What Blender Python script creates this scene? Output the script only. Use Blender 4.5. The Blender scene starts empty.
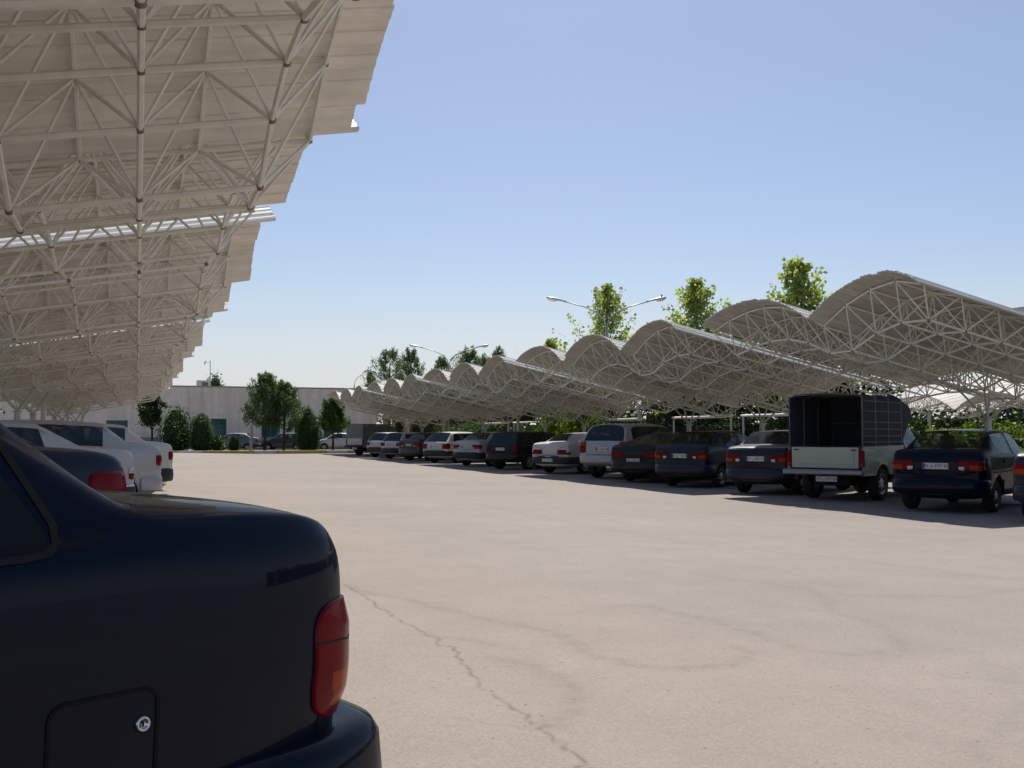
import bpy, bmesh, math, random
import numpy as np
from mathutils import Vector, Matrix
from mathutils.bvhtree import BVHTree

R = math.radians
rnd = random.Random(7)
scene = bpy.context.scene
COL = scene.collection

# ------------------------------------------------------------------ helpers
def tag(o, label=None, cat=None, group=None, kind=None):
    if label: o['label'] = label
    if cat: o['category'] = cat
    if group: o['group'] = group
    if kind: o['kind'] = kind
    return o

def empty(name, loc, rz=0.0, label=None, cat=None, group=None):
    o = bpy.data.objects.new(name, None)
    COL.objects.link(o)
    o.empty_display_size = 0.3
    o.location = loc
    o.rotation_euler = (0, 0, rz)
    return tag(o, label, cat, group)

def link_mesh(name, me, parent=None, loc=None):
    o = bpy.data.objects.new(name, me)
    COL.objects.link(o)
    if parent: o.parent = parent
    if loc is not None: o.location = loc
    return o

class MB:
    """collects vertices and faces, builds one mesh"""
    def __init__(s):
        s.v, s.f, s.m, s.n = [], [], [], 0
    def add(s, vs, fs, mi=0):
        s.v.extend(tuple(p) for p in vs)
        for f in fs:
            s.f.append(tuple(i + s.n for i in f)); s.m.append(mi)
        s.n += len(vs)
    def box(s, c, d, mi=0, rot=None):
        x, y, z = d[0]/2, d[1]/2, d[2]/2
        vs = [Vector((a*x, b*y, e*z)) for e in (-1, 1) for b in (-1, 1) for a in (-1, 1)]
        if rot is not None: vs = [rot @ p for p in vs]
        vs = [p + Vector(c) for p in vs]
        s.add(vs, [(0,2,3,1),(4,5,7,6),(0,1,5,4),(2,6,7,3),(0,4,6,2),(1,3,7,5)], mi)
    def rbox(s, c, d, b, mi=0, rot=None):
        bm = bmesh.new()
        bmesh.ops.create_cube(bm, size=1.0)
        for v in bm.verts: v.co = Vector((v.co.x*d[0], v.co.y*d[1], v.co.z*d[2]))
        bmesh.ops.bevel(bm, geom=list(bm.edges), offset=b, segments=2, affect='EDGES', profile=0.6)
        vs = [v.co.copy() for v in bm.verts]
        bm.verts.index_update()
        fs = [[v.index for v in f.verts] for f in bm.faces]
        bm.free()
        if rot is not None: vs = [rot @ p for p in vs]
        s.add([p + Vector(c) for p in vs], fs, mi)
    def tube(s, p, q, r, n=6, mi=0, r2=None, cap=False):
        p, q = Vector(p), Vector(q)
        d = q - p
        if d.length < 1e-6: return
        d.normalize()
        a = d.orthogonal().normalized(); b = d.cross(a)
        r2 = r if r2 is None else r2
        vs = []
        for k in range(n):
            t = 2*math.pi*k/n
            e = a*math.cos(t) + b*math.sin(t)
            vs.append(p + e*r); vs.append(q + e*r2)
        fs = [(2*k, 2*((k+1) % n), 2*((k+1) % n)+1, 2*k+1) for k in range(n)]
        if cap:
            fs.append(tuple(2*k for k in reversed(range(n)))); fs.append(tuple(2*k+1 for k in range(n)))
        s.add(vs, fs, mi)
    def path(s, pts, r, n=6, mi=0, r2=None):
        r2 = r if r2 is None else r2
        pts = [Vector(p) for p in pts]
        N = len(pts); vs = []; fs = []
        a = None
        for i, p in enumerate(pts):
            d = (pts[min(i+1, N-1)] - pts[max(i-1, 0)]).normalized()
            if a is None: a = d.orthogonal().normalized()
            else: a = (a - d*a.dot(d)).normalized()
            b = d.cross(a); rr = r + (r2-r)*i/max(1, N-1)
            for k in range(n):
                t = 2*math.pi*k/n
                vs.append(p + (a*math.cos(t)+b*math.sin(t))*rr)
        for i in range(N-1):
            for k in range(n):
                fs.append((i*n+k, i*n+(k+1) % n, (i+1)*n+(k+1) % n, (i+1)*n+k))
        fs.append(tuple(reversed(range(n)))); fs.append(tuple((N-1)*n+k for k in range(n)))
        s.add(vs, fs, mi)
    def lathe(s, prof, c, axis='z', n=20, mi=0):
        """prof: list of (radius, height)"""
        vs, fs = [], []
        for (r, h) in prof:
            for k in range(n):
                t = 2*math.pi*k/n
                a, b = r*math.cos(t), r*math.sin(t)
                vs.append((a, b, h) if axis == 'z' else ((a, h, b) if axis == 'y' else (h, a, b)))
        for i in range(len(prof)-1):
            for k in range(n):
                fs.append((i*n+k, i*n+(k+1) % n, (i+1)*n+(k+1) % n, (i+1)*n+k))
        s.add([Vector(v)+Vector(c) for v in vs], fs, mi)
    def ball(s, c, r, mi=0, sq=(1,1,1), n=8):
        m = n//2
        prof = [(max(1e-4, math.sin(math.pi*i/m)), -math.cos(math.pi*i/m)) for i in range(m+1)]
        vs, fs = [], []
        for (a, h) in prof:
            for k in range(n):
                t = 2*math.pi*k/n
                vs.append((c[0]+a*math.cos(t)*r*sq[0], c[1]+a*math.sin(t)*r*sq[1], c[2]+h*r*sq[2]))
        for i in range(m):
            for k in range(n):
                fs.append((i*n+k, i*n+(k+1) % n, (i+1)*n+(k+1) % n, (i+1)*n+k))
        s.add(vs, fs, mi)
    def mesh(s, name, mats, smooth=False):
        me = bpy.data.meshes.new(name)
        me.from_pydata([tuple(p) for p in s.v], [], s.f)
        if not isinstance(mats, (list, tuple)): mats = [mats]
        for m in mats: me.materials.append(m)
        if len(mats) > 1: me.polygons.foreach_set('material_index', s.m)
        if smooth: me.polygons.foreach_set('use_smooth', [True]*len(me.polygons))
        me.update()
        return me
    def build(s, name, mats, parent=None, smooth=False, loc=None):
        return link_mesh(name, s.mesh(name, mats, smooth), parent, loc)

def fix_normals(me):
    bm = bmesh.new(); bm.from_mesh(me)
    bmesh.ops.recalc_face_normals(bm, faces=bm.faces)
    bm.to_mesh(me); bm.free()
    return me

# ------------------------------------------------------------------ materials
MATS = {}
def N(nt, t, **kw):
    n = nt.nodes.new(t)
    for k, v in kw.items():
        if k in n.inputs.keys(): n.inputs[k].default_value = v
        else: setattr(n, k, v)
    return n
def mat(name, col, rough=0.5, metal=0.0, spec=0.5, coat=0.0, var=0.0, vscale=6.0, bump=0.0, bscale=60.0,
        trans=0.0, ior=1.45, alpha=None, coat_rough=0.04, isl=0.0):
    m = bpy.data.materials.new(name); m.use_nodes = True
    nt = m.node_tree; b = nt.nodes['Principled BSDF']
    b.inputs['Base Color'].default_value = (*col, 1)
    b.inputs['Roughness'].default_value = rough
    b.inputs['Metallic'].default_value = metal
    b.inputs['Specular IOR Level'].default_value = spec
    b.inputs['Coat Weight'].default_value = coat
    b.inputs['Coat Roughness'].default_value = coat_rough
    b.inputs['IOR'].default_value = ior
    if trans: b.inputs['Transmission Weight'].default_value = trans
    if var or bump:
        tc = N(nt, 'ShaderNodeTexCoord')
    if var:
        no = N(nt, 'ShaderNodeTexNoise'); no.inputs['Scale'].default_value = vscale; no.inputs['Detail'].default_value = 6
        no.inputs['Roughness'].default_value = 0.65
        nt.links.new(tc.outputs['Object'], no.inputs['Vector'])
        mp = N(nt, 'ShaderNodeMapRange'); mp.inputs['From Min'].default_value = 0.3; mp.inputs['From Max'].default_value = 0.7
        mp.inputs['To Min'].default_value = 1-var; mp.inputs['To Max'].default_value = 1+var
        nt.links.new(no.outputs['Fac'], mp.inputs['Value'])
        vm = N(nt, 'ShaderNodeVectorMath', operation='SCALE'); vm.inputs[0].default_value = col
        nt.links.new(mp.outputs['Result'], vm.inputs['Scale'])
        if isl:
            ge = N(nt, 'ShaderNodeNewGeometry')
            ir = N(nt, 'ShaderNodeMapRange'); ir.inputs['To Min'].default_value = 1-isl; ir.inputs['To Max'].default_value = 1+isl
            nt.links.new(ge.outputs['Random Per Island'], ir.inputs['Value'])
            sm = N(nt, 'ShaderNodeMapping'); sm.inputs['Scale'].default_value = (.25, 6, 6); nt.links.new(tc.outputs['Object'], sm.inputs[0])
            sn = N(nt, 'ShaderNodeTexNoise'); sn.inputs['Scale'].default_value = 1.5; sn.inputs['Detail'].default_value = 5; nt.links.new(sm.outputs[0], sn.inputs['Vector'])
            sr = N(nt, 'ShaderNodeMapRange'); sr.inputs['From Min'].default_value = .35; sr.inputs['From Max'].default_value = .62; sr.inputs['To Min'].default_value = .86; sr.inputs['To Max'].default_value = 1.02
            nt.links.new(sn.outputs['Fac'], sr.inputs['Value'])
            m1 = N(nt, 'ShaderNodeMath', operation='MULTIPLY'); nt.links.new(ir.outputs['Result'], m1.inputs[0]); nt.links.new(sr.outputs['Result'], m1.inputs[1])
            m2 = N(nt, 'ShaderNodeMath', operation='MULTIPLY'); nt.links.new(m1.outputs[0], m2.inputs[0]); nt.links.new(mp.outputs['Result'], m2.inputs[1])
            nt.links.new(m2.outputs[0], vm.inputs['Scale'])
        nt.links.new(vm.outputs['Vector'], b.inputs['Base Color'])
        r2 = N(nt, 'ShaderNodeMapRange'); r2.inputs['To Min'].default_value = max(0.02, rough-0.08); r2.inputs['To Max'].default_value = min(1, rough+0.12)
        nt.links.new(no.outputs['Fac'], r2.inputs['Value']); nt.links.new(r2.outputs['Result'], b.inputs['Roughness'])
    if bump:
        n2 = N(nt, 'ShaderNodeTexNoise'); n2.inputs['Scale'].default_value = bscale; n2.inputs['Detail'].default_value = 4
        nt.links.new(tc.outputs['Object'], n2.inputs['Vector'])
        bp = N(nt, 'ShaderNodeBump'); bp.inputs['Strength'].default_value = bump; bp.inputs['Distance'].default_value = 0.01
        nt.links.new(n2.outputs['Fac'], bp.inputs['Height']); nt.links.new(bp.outputs['Normal'], b.inputs['Normal'])
    MATS[name] = m
    return m

def paint(name, col, metal=0.25, rough=0.32, dirt=0.30, coat=0.35, spec=0.25, crough=.06):
    """car paint: coated base with a thin, patchy layer of road dust"""
    m = bpy.data.materials.new(name); m.use_nodes = True
    nt = m.node_tree; b = nt.nodes['Principled BSDF']
    b.inputs['Metallic'].default_value = metal
    b.inputs['Coat Weight'].default_value = coat
    b.inputs['Coat Roughness'].default_value = crough
    b.inputs['Specular IOR Level'].default_value = spec
    tc = N(nt, 'ShaderNodeTexCoord')
    no = N(nt, 'ShaderNodeTexNoise'); no.inputs['Scale'].default_value = 3.5; no.inputs['Detail'].default_value = 8; no.inputs['Roughness'].default_value = 0.7
    nt.links.new(tc.outputs['Object'], no.inputs['Vector'])
    sp = N(nt, 'ShaderNodeSeparateXYZ'); nt.links.new(tc.outputs['Object'], sp.inputs[0])
    lo = N(nt, 'ShaderNodeMapRange'); lo.inputs['From Min'].default_value = 0.75; lo.inputs['From Max'].default_value = 0.2
    lo.inputs['To Min'].default_value = 0.06; lo.inputs['To Max'].default_value = 1.0
    nt.links.new(sp.outputs['Z'], lo.inputs['Value'])
    mu = N(nt, 'ShaderNodeMath', operation='MULTIPLY'); nt.links.new(no.outputs['Fac'], mu.inputs[0]); nt.links.new(lo.outputs['Result'], mu.inputs[1])
    m2 = N(nt, 'ShaderNodeMath', operation='MULTIPLY'); nt.links.new(mu.outputs[0], m2.inputs[0]); m2.inputs[1].default_value = dirt
    mx = N(nt, 'ShaderNodeMix', data_type='RGBA')
    mx.inputs[6].default_value = (*col, 1); mx.inputs[7].default_value = (0.22, 0.19, 0.15, 1)
    nt.links.new(m2.outputs[0], mx.inputs[0]); nt.links.new(mx.outputs[2], b.inputs['Base Color'])
    rr = N(nt, 'ShaderNodeMapRange'); rr.inputs['To Min'].default_value = rough-0.06; rr.inputs['To Max'].default_value = rough+0.2
    nt.links.new(no.outputs['Fac'], rr.inputs['Value']); nt.links.new(rr.outputs['Result'], b.inputs['Roughness'])
    MATS[name] = m
    return m

def glass_mat(name, tint, alpha, refl=.5):
    m = bpy.data.materials.new(name); m.use_nodes = True
    nt = m.node_tree
    for n in list(nt.nodes): nt.nodes.remove(n)
    out = N(nt, 'ShaderNodeOutputMaterial')
    tr = N(nt, 'ShaderNodeBsdfTransparent'); tr.inputs['Color'].default_value = (*tint, 1)
    gl = N(nt, 'ShaderNodeBsdfGlossy'); gl.inputs['Roughness'].default_value = 0.03
    lw = N(nt, 'ShaderNodeLayerWeight'); lw.inputs['Blend'].default_value = 0.5
    pw = N(nt, 'ShaderNodeMath', operation='POWER'); pw.inputs[1].default_value = 4.0; nt.links.new(lw.outputs['Facing'], pw.inputs[0])
    fr = N(nt, 'ShaderNodeMath', operation='MULTIPLY_ADD'); fr.inputs[1].default_value = refl; fr.inputs[2].default_value = .05 if refl > .3 else .012; nt.links.new(pw.outputs[0], fr.inputs[0])
    df = N(nt, 'ShaderNodeBsdfDiffuse'); df.inputs['Color'].default_value = (0.02, 0.024, 0.026, 1)
    a = N(nt, 'ShaderNodeMixShader'); a.inputs[0].default_value = alpha
    nt.links.new(tr.outputs[0], a.inputs[1]); nt.links.new(df.outputs[0], a.inputs[2])
    b = N(nt, 'ShaderNodeMixShader')
    nt.links.new(fr.outputs[0], b.inputs[0]); nt.links.new(a.outputs[0], b.inputs[1]); nt.links.new(gl.outputs[0], b.inputs[2])
    nt.links.new(b.outputs[0], out.inputs['Surface'])
    MATS[name] = m
    return m

def leaf_mat(name, cols, transl=0.35, rough=0.5, tcol=(1.6, 1.7, .5)):
    m = bpy.data.materials.new(name); m.use_nodes = True
    nt = m.node_tree
    for n in list(nt.nodes): nt.nodes.remove(n)
    out = N(nt, 'ShaderNodeOutputMaterial')
    ge = N(nt, 'ShaderNodeNewGeometry')
    tc = N(nt, 'ShaderNodeTexCoord')
    no = N(nt, 'ShaderNodeTexNoise'); no.inputs['Scale'].default_value = 1.6; no.inputs['Detail'].default_value = 3
    nt.links.new(tc.outputs['Object'], no.inputs['Vector'])
    ad = N(nt, 'ShaderNodeMath', operation='MULTIPLY_ADD'); ad.inputs[1].default_value = 0.55
    nt.links.new(ge.outputs['Random Per Island'], ad.inputs[0])
    m3 = N(nt, 'ShaderNodeMath', operation='MULTIPLY_ADD'); m3.inputs[1].default_value = 0.9; m3.inputs[2].default_value = -0.22
    nt.links.new(no.outputs['Fac'], m3.inputs[0]); nt.links.new(m3.outputs[0], ad.inputs[2])
    cr = N(nt, 'ShaderNodeValToRGB')
    el = cr.color_ramp.elements
    el[0].position = 0.1; el[0].color = (*cols[0], 1); el[1].position = 0.9; el[1].color = (*cols[2], 1)
    e = el.new(0.5); e.color = (*cols[1], 1)
    nt.links.new(ad.outputs[0], cr.inputs[0])
    pb = N(nt, 'ShaderNodeBsdfPrincipled'); pb.inputs['Roughness'].default_value = rough; pb.inputs['Specular IOR Level'].default_value = 0.35
    tl = N(nt, 'ShaderNodeBsdfTranslucent')
    nt.links.new(cr.outputs[0], pb.inputs['Base Color'])
    br = N(nt, 'ShaderNodeMix', data_type='RGBA', blend_type='MULTIPLY'); br.inputs[0].default_value = 1.0; br.inputs[7].default_value = (*tcol, 1)
    nt.links.new(cr.outputs[0], br.inputs[6]); nt.links.new(br.outputs[2], tl.inputs['Color'])
    mx = N(nt, 'ShaderNodeMixShader'); mx.inputs[0].default_value = transl
    nt.links.new(pb.outputs[0], mx.inputs[1]); nt.links.new(tl.outputs[0], mx.inputs[2])
    nt.links.new(mx.outputs[0], out.inputs['Surface'])
    MATS[name] = m
    return m

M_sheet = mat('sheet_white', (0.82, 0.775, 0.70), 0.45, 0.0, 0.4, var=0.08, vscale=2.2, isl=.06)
M_frame = mat('frame_paint', (0.76, 0.74, 0.66), 0.45, 0.0, 0.4, var=0.12, vscale=5)
M_node = mat('frame_node', (0.20, 0.165, 0.13), 0.5, 0.3, var=0.25, vscale=9)
M_column = mat('column_paint', (0.55, 0.54, 0.47), 0.5, var=0.12, vscale=4)
M_rubber = mat('rubber', (0.018, 0.018, 0.019), 0.8, var=0.3, vscale=20)
M_plastic = mat('black_plastic', (0.022, 0.022, 0.024), 0.55, var=0.25, vscale=8)
M_lining = mat('dark_lining', (0.010, 0.010, 0.011), 0.85)
M_interior = mat('cabin_trim', (0.035, 0.034, 0.034), 0.8, var=0.2, vscale=12)
M_rim = mat('rim_metal', (0.42, 0.42, 0.43), 0.35, 0.7, var=0.15, vscale=15)
M_chrome = mat('chrome', (0.62, 0.62, 0.64), 0.2, 0.95)
M_red = mat('red_lens', (0.17, 0.003, 0.006), 0.22, spec=0.14, coat=0.06)
M_amber = mat('amber_lens', (0.34, 0.040, 0.004), 0.22, spec=.14, coat=0.06)
M_clear = mat('clear_lens', (0.55, 0.55, 0.56), 0.12, coat=0.8)
M_plate = mat('plate_white', (0.62, 0.62, 0.60), 0.4, var=0.06)
M_plateblue = mat('plate_blue', (0.02, 0.06, 0.30), 0.4)
M_ink = mat('plate_ink', (0.012, 0.012, 0.014), 0.5)
M_gap = mat('panel_gap', (0.003, 0.003, 0.004), 0.9)
M_glass = glass_mat('car_glass', (0.60, 0.66, 0.63), 0.06)
M_glassdark = glass_mat('car_glass_dark', (0.30, 0.33, 0.34), 0.45)
M_canvas = mat('canvas_navy', (0.036, 0.042, 0.062), 0.8, var=0.3, vscale=7, bump=0.4, bscale=40)
M_bark = mat('bark', (0.085, 0.06, 0.042), 0.9, var=0.35, vscale=12, bump=0.6, bscale=30)
M_galv = mat('galvanised', (0.36, 0.37, 0.38), 0.45, 0.6, var=0.12, vscale=5)
M_lampglass = mat('lamp_bowl', (0.70, 0.71, 0.70), 0.25, coat=0.4)
M_rail = mat('rail_white', (0.72, 0.71, 0.67), 0.4, var=0.08)

DK = dict(dirt=.10, coat=.22, rough=.38)
P = {
 'navy':   paint('paint_navy', (0.0020, 0.0045, 0.0185), 0.0, dirt=.04, coat=.28, rough=.40, spec=.05, crough=.025),
 'blue':   paint('paint_blue', (0.006, 0.010, 0.034), 0.0, **DK),
 'slate':  paint('paint_slate', (0.008, 0.014, 0.029), 0.0, **DK),
 'bluegrey': paint('paint_bluegrey', (0.011, 0.018, 0.033), 0.0, **DK),
 'black':  paint('paint_black', (0.005, 0.006, 0.009), 0.0, **DK),
 'umber':  paint('paint_umber', (0.011, 0.010, 0.012), 0.0, **DK),
 'silver': paint('paint_silver', (0.42, 0.42, 0.43), 0.3),
 'white':  paint('paint_white', (0.56, 0.555, 0.54), 0.0),
 'pearl':  paint('paint_pearl', (0.47, 0.47, 0.49), 0.1),
 'beige':  paint('paint_beige', (0.50, 0.46, 0.40), 0.2),
 'brown':  paint('paint_brown', (0.075, 0.066, 0.060), 0.1, dirt=.15),
 'sage':   paint('paint_sage', (0.25, 0.28, 0.24), 0.0),
 'greygreen': paint('paint_greygreen', (0.17, 0.20, 0.17), 0.0),
 'pewter': paint('paint_pewter', (0.15, 0.16, 0.17), 0.3),
 'graphite': paint('paint_graphite', (0.035, 0.040, 0.050), 0.2),
 'ivory':  paint('paint_ivory', (0.42, 0.44, 0.37), 0.0),
}

# ------------------------------------------------------------------ cars
# half ring of a station: (xl, x5, xu, zf, w2, w3,z3, w4,z4, w5,z5, w6,z6, w7,z7, z8)
def ring_pts(s):
    xl, x5, xu, zf, w2, w3, z3, w4, z4, w5, z5, w6, z6, w7, z7, z8 = s
    half = [(xl,0,zf),(xl,w2*0.75,zf),(xl,w2,zf+0.08),(xl,w3,z3),(xl,w4,z4),(x5,w5,z5),(xu,w6,z6),(xu,w7,z7),(xu,0,z8)]
    return half + [(x,-y,z) for (x,y,z) in reversed(half[1:8])]

GL = {'paint':0,'windshield':1,'rear_window':2,'fl':3,'rl':4,'fr':5,'rr':6,'black':7,'lining':8,'ql':9,'qr':10}

def spec_sedan(L, hw, H, bz, bl, rl, belt, cow, hood, zf=0.22, Z3=0.66, c5=.42):
    g = hw/0.80
    st = [
     (0.02,0.05,0.07, 0.30, .64*g,.70*g,Z3-.06, .705*g,bz-.13, .68*g,bz-.06, .57*g,bz-.035, .40*g,bz-.028, bz-.025),
     (0.10,0.13,0.15, zf+.03,.73*g,.775*g,Z3-.02, .765*g,bz-.07, .725*g,bz-.005, .60*g,bz+.012, .42*g,bz+.02, bz+.024),
     (bl*.6,bl*.6,bl*.6, zf,.77*g,.80*g,Z3, .785*g,bz-.055, .735*g,bz+.012, .62*g,bz+.03, .45*g,bz+.036, bz+.042),
     (bl-.12,bl-.12,bl-.10, zf,.78*g,.80*g,Z3, .79*g,bz-.05, .74*g,bz+.012, .68*g,bz+.034, .60*g,bz+.04, bz+.05),
     (bl-.02,bl-.03,bl, zf,.78*g,.80*g,Z3, .79*g,bz-.045, .745*g,bz+.015, .70*g,bz+.04, .645*g,bz+.046, bz+.06),
     (bl+max(c5-.05,.06),bl+c5,rl, zf,.78*g,.80*g,Z3, .79*g,belt+.02, .755*g,belt+.045, .605*g,H-.105, .555*g,H-.055, H-.028),
     (L*.462,L*.462,L*.452, zf,.78*g,.80*g,Z3, .80*g,belt-.005, .765*g,belt+.02, .60*g,H-.075, .54*g,H-.02, H),
     (L*.487,L*.487,L*.478, zf,.78*g,.80*g,Z3, .80*g,belt-.008, .765*g,belt+.017, .60*g,H-.075, .54*g,H-.02, H),
     (L*.655,L*.655,L*.60, zf,.78*g,.80*g,Z3, .80*g,belt-.03, .765*g,belt-.005, .585*g,H-.10, .52*g,H-.045, H-.022),
     (L*.765,L*.765,L*.76, zf,.78*g,.80*g,.64, .79*g,cow-.06, .745*g,cow-.025, .69*g,cow, .63*g,cow+.01, cow+.03),
     (L*.88,L*.88,L*.88, zf,.77*g,.80*g,.60, .765*g,hood+.02, .71*g,hood+.075, .60*g,hood+.09, .40*g,hood+.10, hood+.11),
     (L*.965,L*.965,L*.965, zf+.03,.72*g,.765*g,.52, .72*g,hood-.11, .66*g,hood-.06, .55*g,hood-.045, .40*g,hood-.04, hood-.03),
     (L-.01,L-.02,L-.03, .30,.62*g,.67*g,.48, .63*g,hood-.17, .58*g,hood-.12, .5*g,hood-.11, .4*g,hood-.105, hood-.10)]
    iv = {4:('paint','rear_window'),5:('r','paint'),6:('black','paint'),7:('f','paint'),8:('f','windshield')}
    return st, iv, zf

def spec_hatch(L, hw, H, belt, cow, hood, zf=0.22, rake=0.36, tz=None):
    g = hw/0.80
    tz = tz or belt+.01
    st = [
     (0.02,0.05,0.06, zf+.09,.66*g,.72*g,.58, .72*g,tz-.10, .69*g,tz-.05, .60*g,tz-.035, .45*g,tz-.03, tz-.025),
     (0.09,0.10,0.10, zf+.03,.74*g,.785*g,.62, .775*g,tz-.03, .74*g,tz+.005, .715*g,tz+.015, .665*g,tz+.02, tz+.03),
     (0.34,0.40,rake, zf,.78*g,.80*g,.64, .79*g,belt+.005, .755*g,belt+.03, .625*g,H-.12, .575*g,H-.06, H-.035),
     (0.40,0.46,rake+.12, zf,.78*g,.80*g,.64, .79*g,belt+.005, .757*g,belt+.03, .605*g,H-.11, .54*g,H-.04, H-.02),
     (0.86,0.88,0.92, zf,.78*g,.80*g,.65, .80*g,belt, .765*g,belt+.025, .61*g,H-.09, .545*g,H-.022, H-.004),
     (0.96,0.98,1.00, zf,.78*g,.80*g,.65, .80*g,belt, .765*g,belt+.025, .61*g,H-.09, .545*g,H-.02, H-.002),
     (L*.46,L*.46,L*.455, zf,.78*g,.80*g,.65, .80*g,belt-.008, .765*g,belt+.017, .61*g,H-.085, .545*g,H-.018, H),
     (L*.485,L*.485,L*.48, zf,.78*g,.80*g,.65, .80*g,belt-.01, .765*g,belt+.015, .61*g,H-.085, .545*g,H-.018, H),
     (L*.66,L*.66,L*.605, zf,.78*g,.80*g,.65, .80*g,belt-.03, .765*g,belt-.005, .59*g,H-.11, .525*g,H-.05, H-.025),
     (L*.77,L*.77,L*.765, zf,.78*g,.80*g,.63, .79*g,cow-.06, .745*g,cow-.025, .69*g,cow, .63*g,cow+.01, cow+.03),
     (L*.885,L*.885,L*.885, zf,.77*g,.80*g,.60, .765*g,hood+.02, .71*g,hood+.075, .60*g,hood+.09, .40*g,hood+.10, hood+.11),
     (L*.965,L*.965,L*.965, zf+.03,.72*g,.765*g,.52, .72*g,hood-.11, .66*g,hood-.06, .55*g,hood-.045, .40*g,hood-.04, hood-.03),
     (L-.01,L-.02,L-.03, zf+.09,.62*g,.67*g,.48, .63*g,hood-.17, .58*g,hood-.12, .5*g,hood-.11, .4*g,hood-.105, hood-.10)]
    iv = {1:('paint','rear_window'),3:('q','paint'),4:('black','paint'),5:('r','paint'),6:('black','paint'),7:('f','paint'),8:('f','windshield')}
    return st, iv, zf

def spec_cab(L, hw, H, back, belt, cow, hood, zf=0.30):
    """pickup cab: starts at its rear wall, hood in front"""
    g = hw/0.80
    st = [
     (back,back,back+.02, zf,.76*g,.79*g,.68, .785*g,belt-.01, .75*g,belt+.02, .60*g,H-.10, .52*g,H-.05, H-.03),
     (back+.12,back+.12,back+.14, zf,.78*g,.80*g,.68, .80*g,belt-.01, .765*g,belt+.02, .605*g,H-.085, .54*g,H-.02, H),
     (back+.22,back+.22,back+.24, zf,.78*g,.80*g,.68, .80*g,belt-.01, .765*g,belt+.02, .605*g,H-.085, .54*g,H-.02, H),
     (back+1.05,back+1.05,back+.85, zf,.78*g,.80*g,.68, .80*g,belt-.03, .765*g,belt-.005, .59*g,H-.11, .525*g,H-.05, H-.025),
     (back+1.45,back+1.45,back+1.40, zf,.78*g,.80*g,.66, .79*g,cow-.06, .745*g,cow-.025, .69*g,cow, .63*g,cow+.01, cow+.03),
     (L-.45,L-.45,L-.45, zf,.77*g,.80*g,.62, .765*g,hood+.02, .71*g,hood+.075, .60*g,hood+.09, .40*g,hood+.10, hood+.11),
     (L-.12,L-.12,L-.12, zf+.03,.72*g,.765*g,.55, .72*g,hood-.09, .66*g,hood-.04, .55*g,hood-.025, .40*g,hood-.02, hood-.01),
     (L-.01,L-.02,L-.03, zf+.05,.62*g,.67*g,.5, .63*g,hood-.15, .58*g,hood-.10, .5*g,hood-.09, .4*g,hood-.085, hood-.08)]
    iv = {0:('black','paint'),2:('f','paint'),3:('f','windshield')}
    return st, iv, zf

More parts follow.
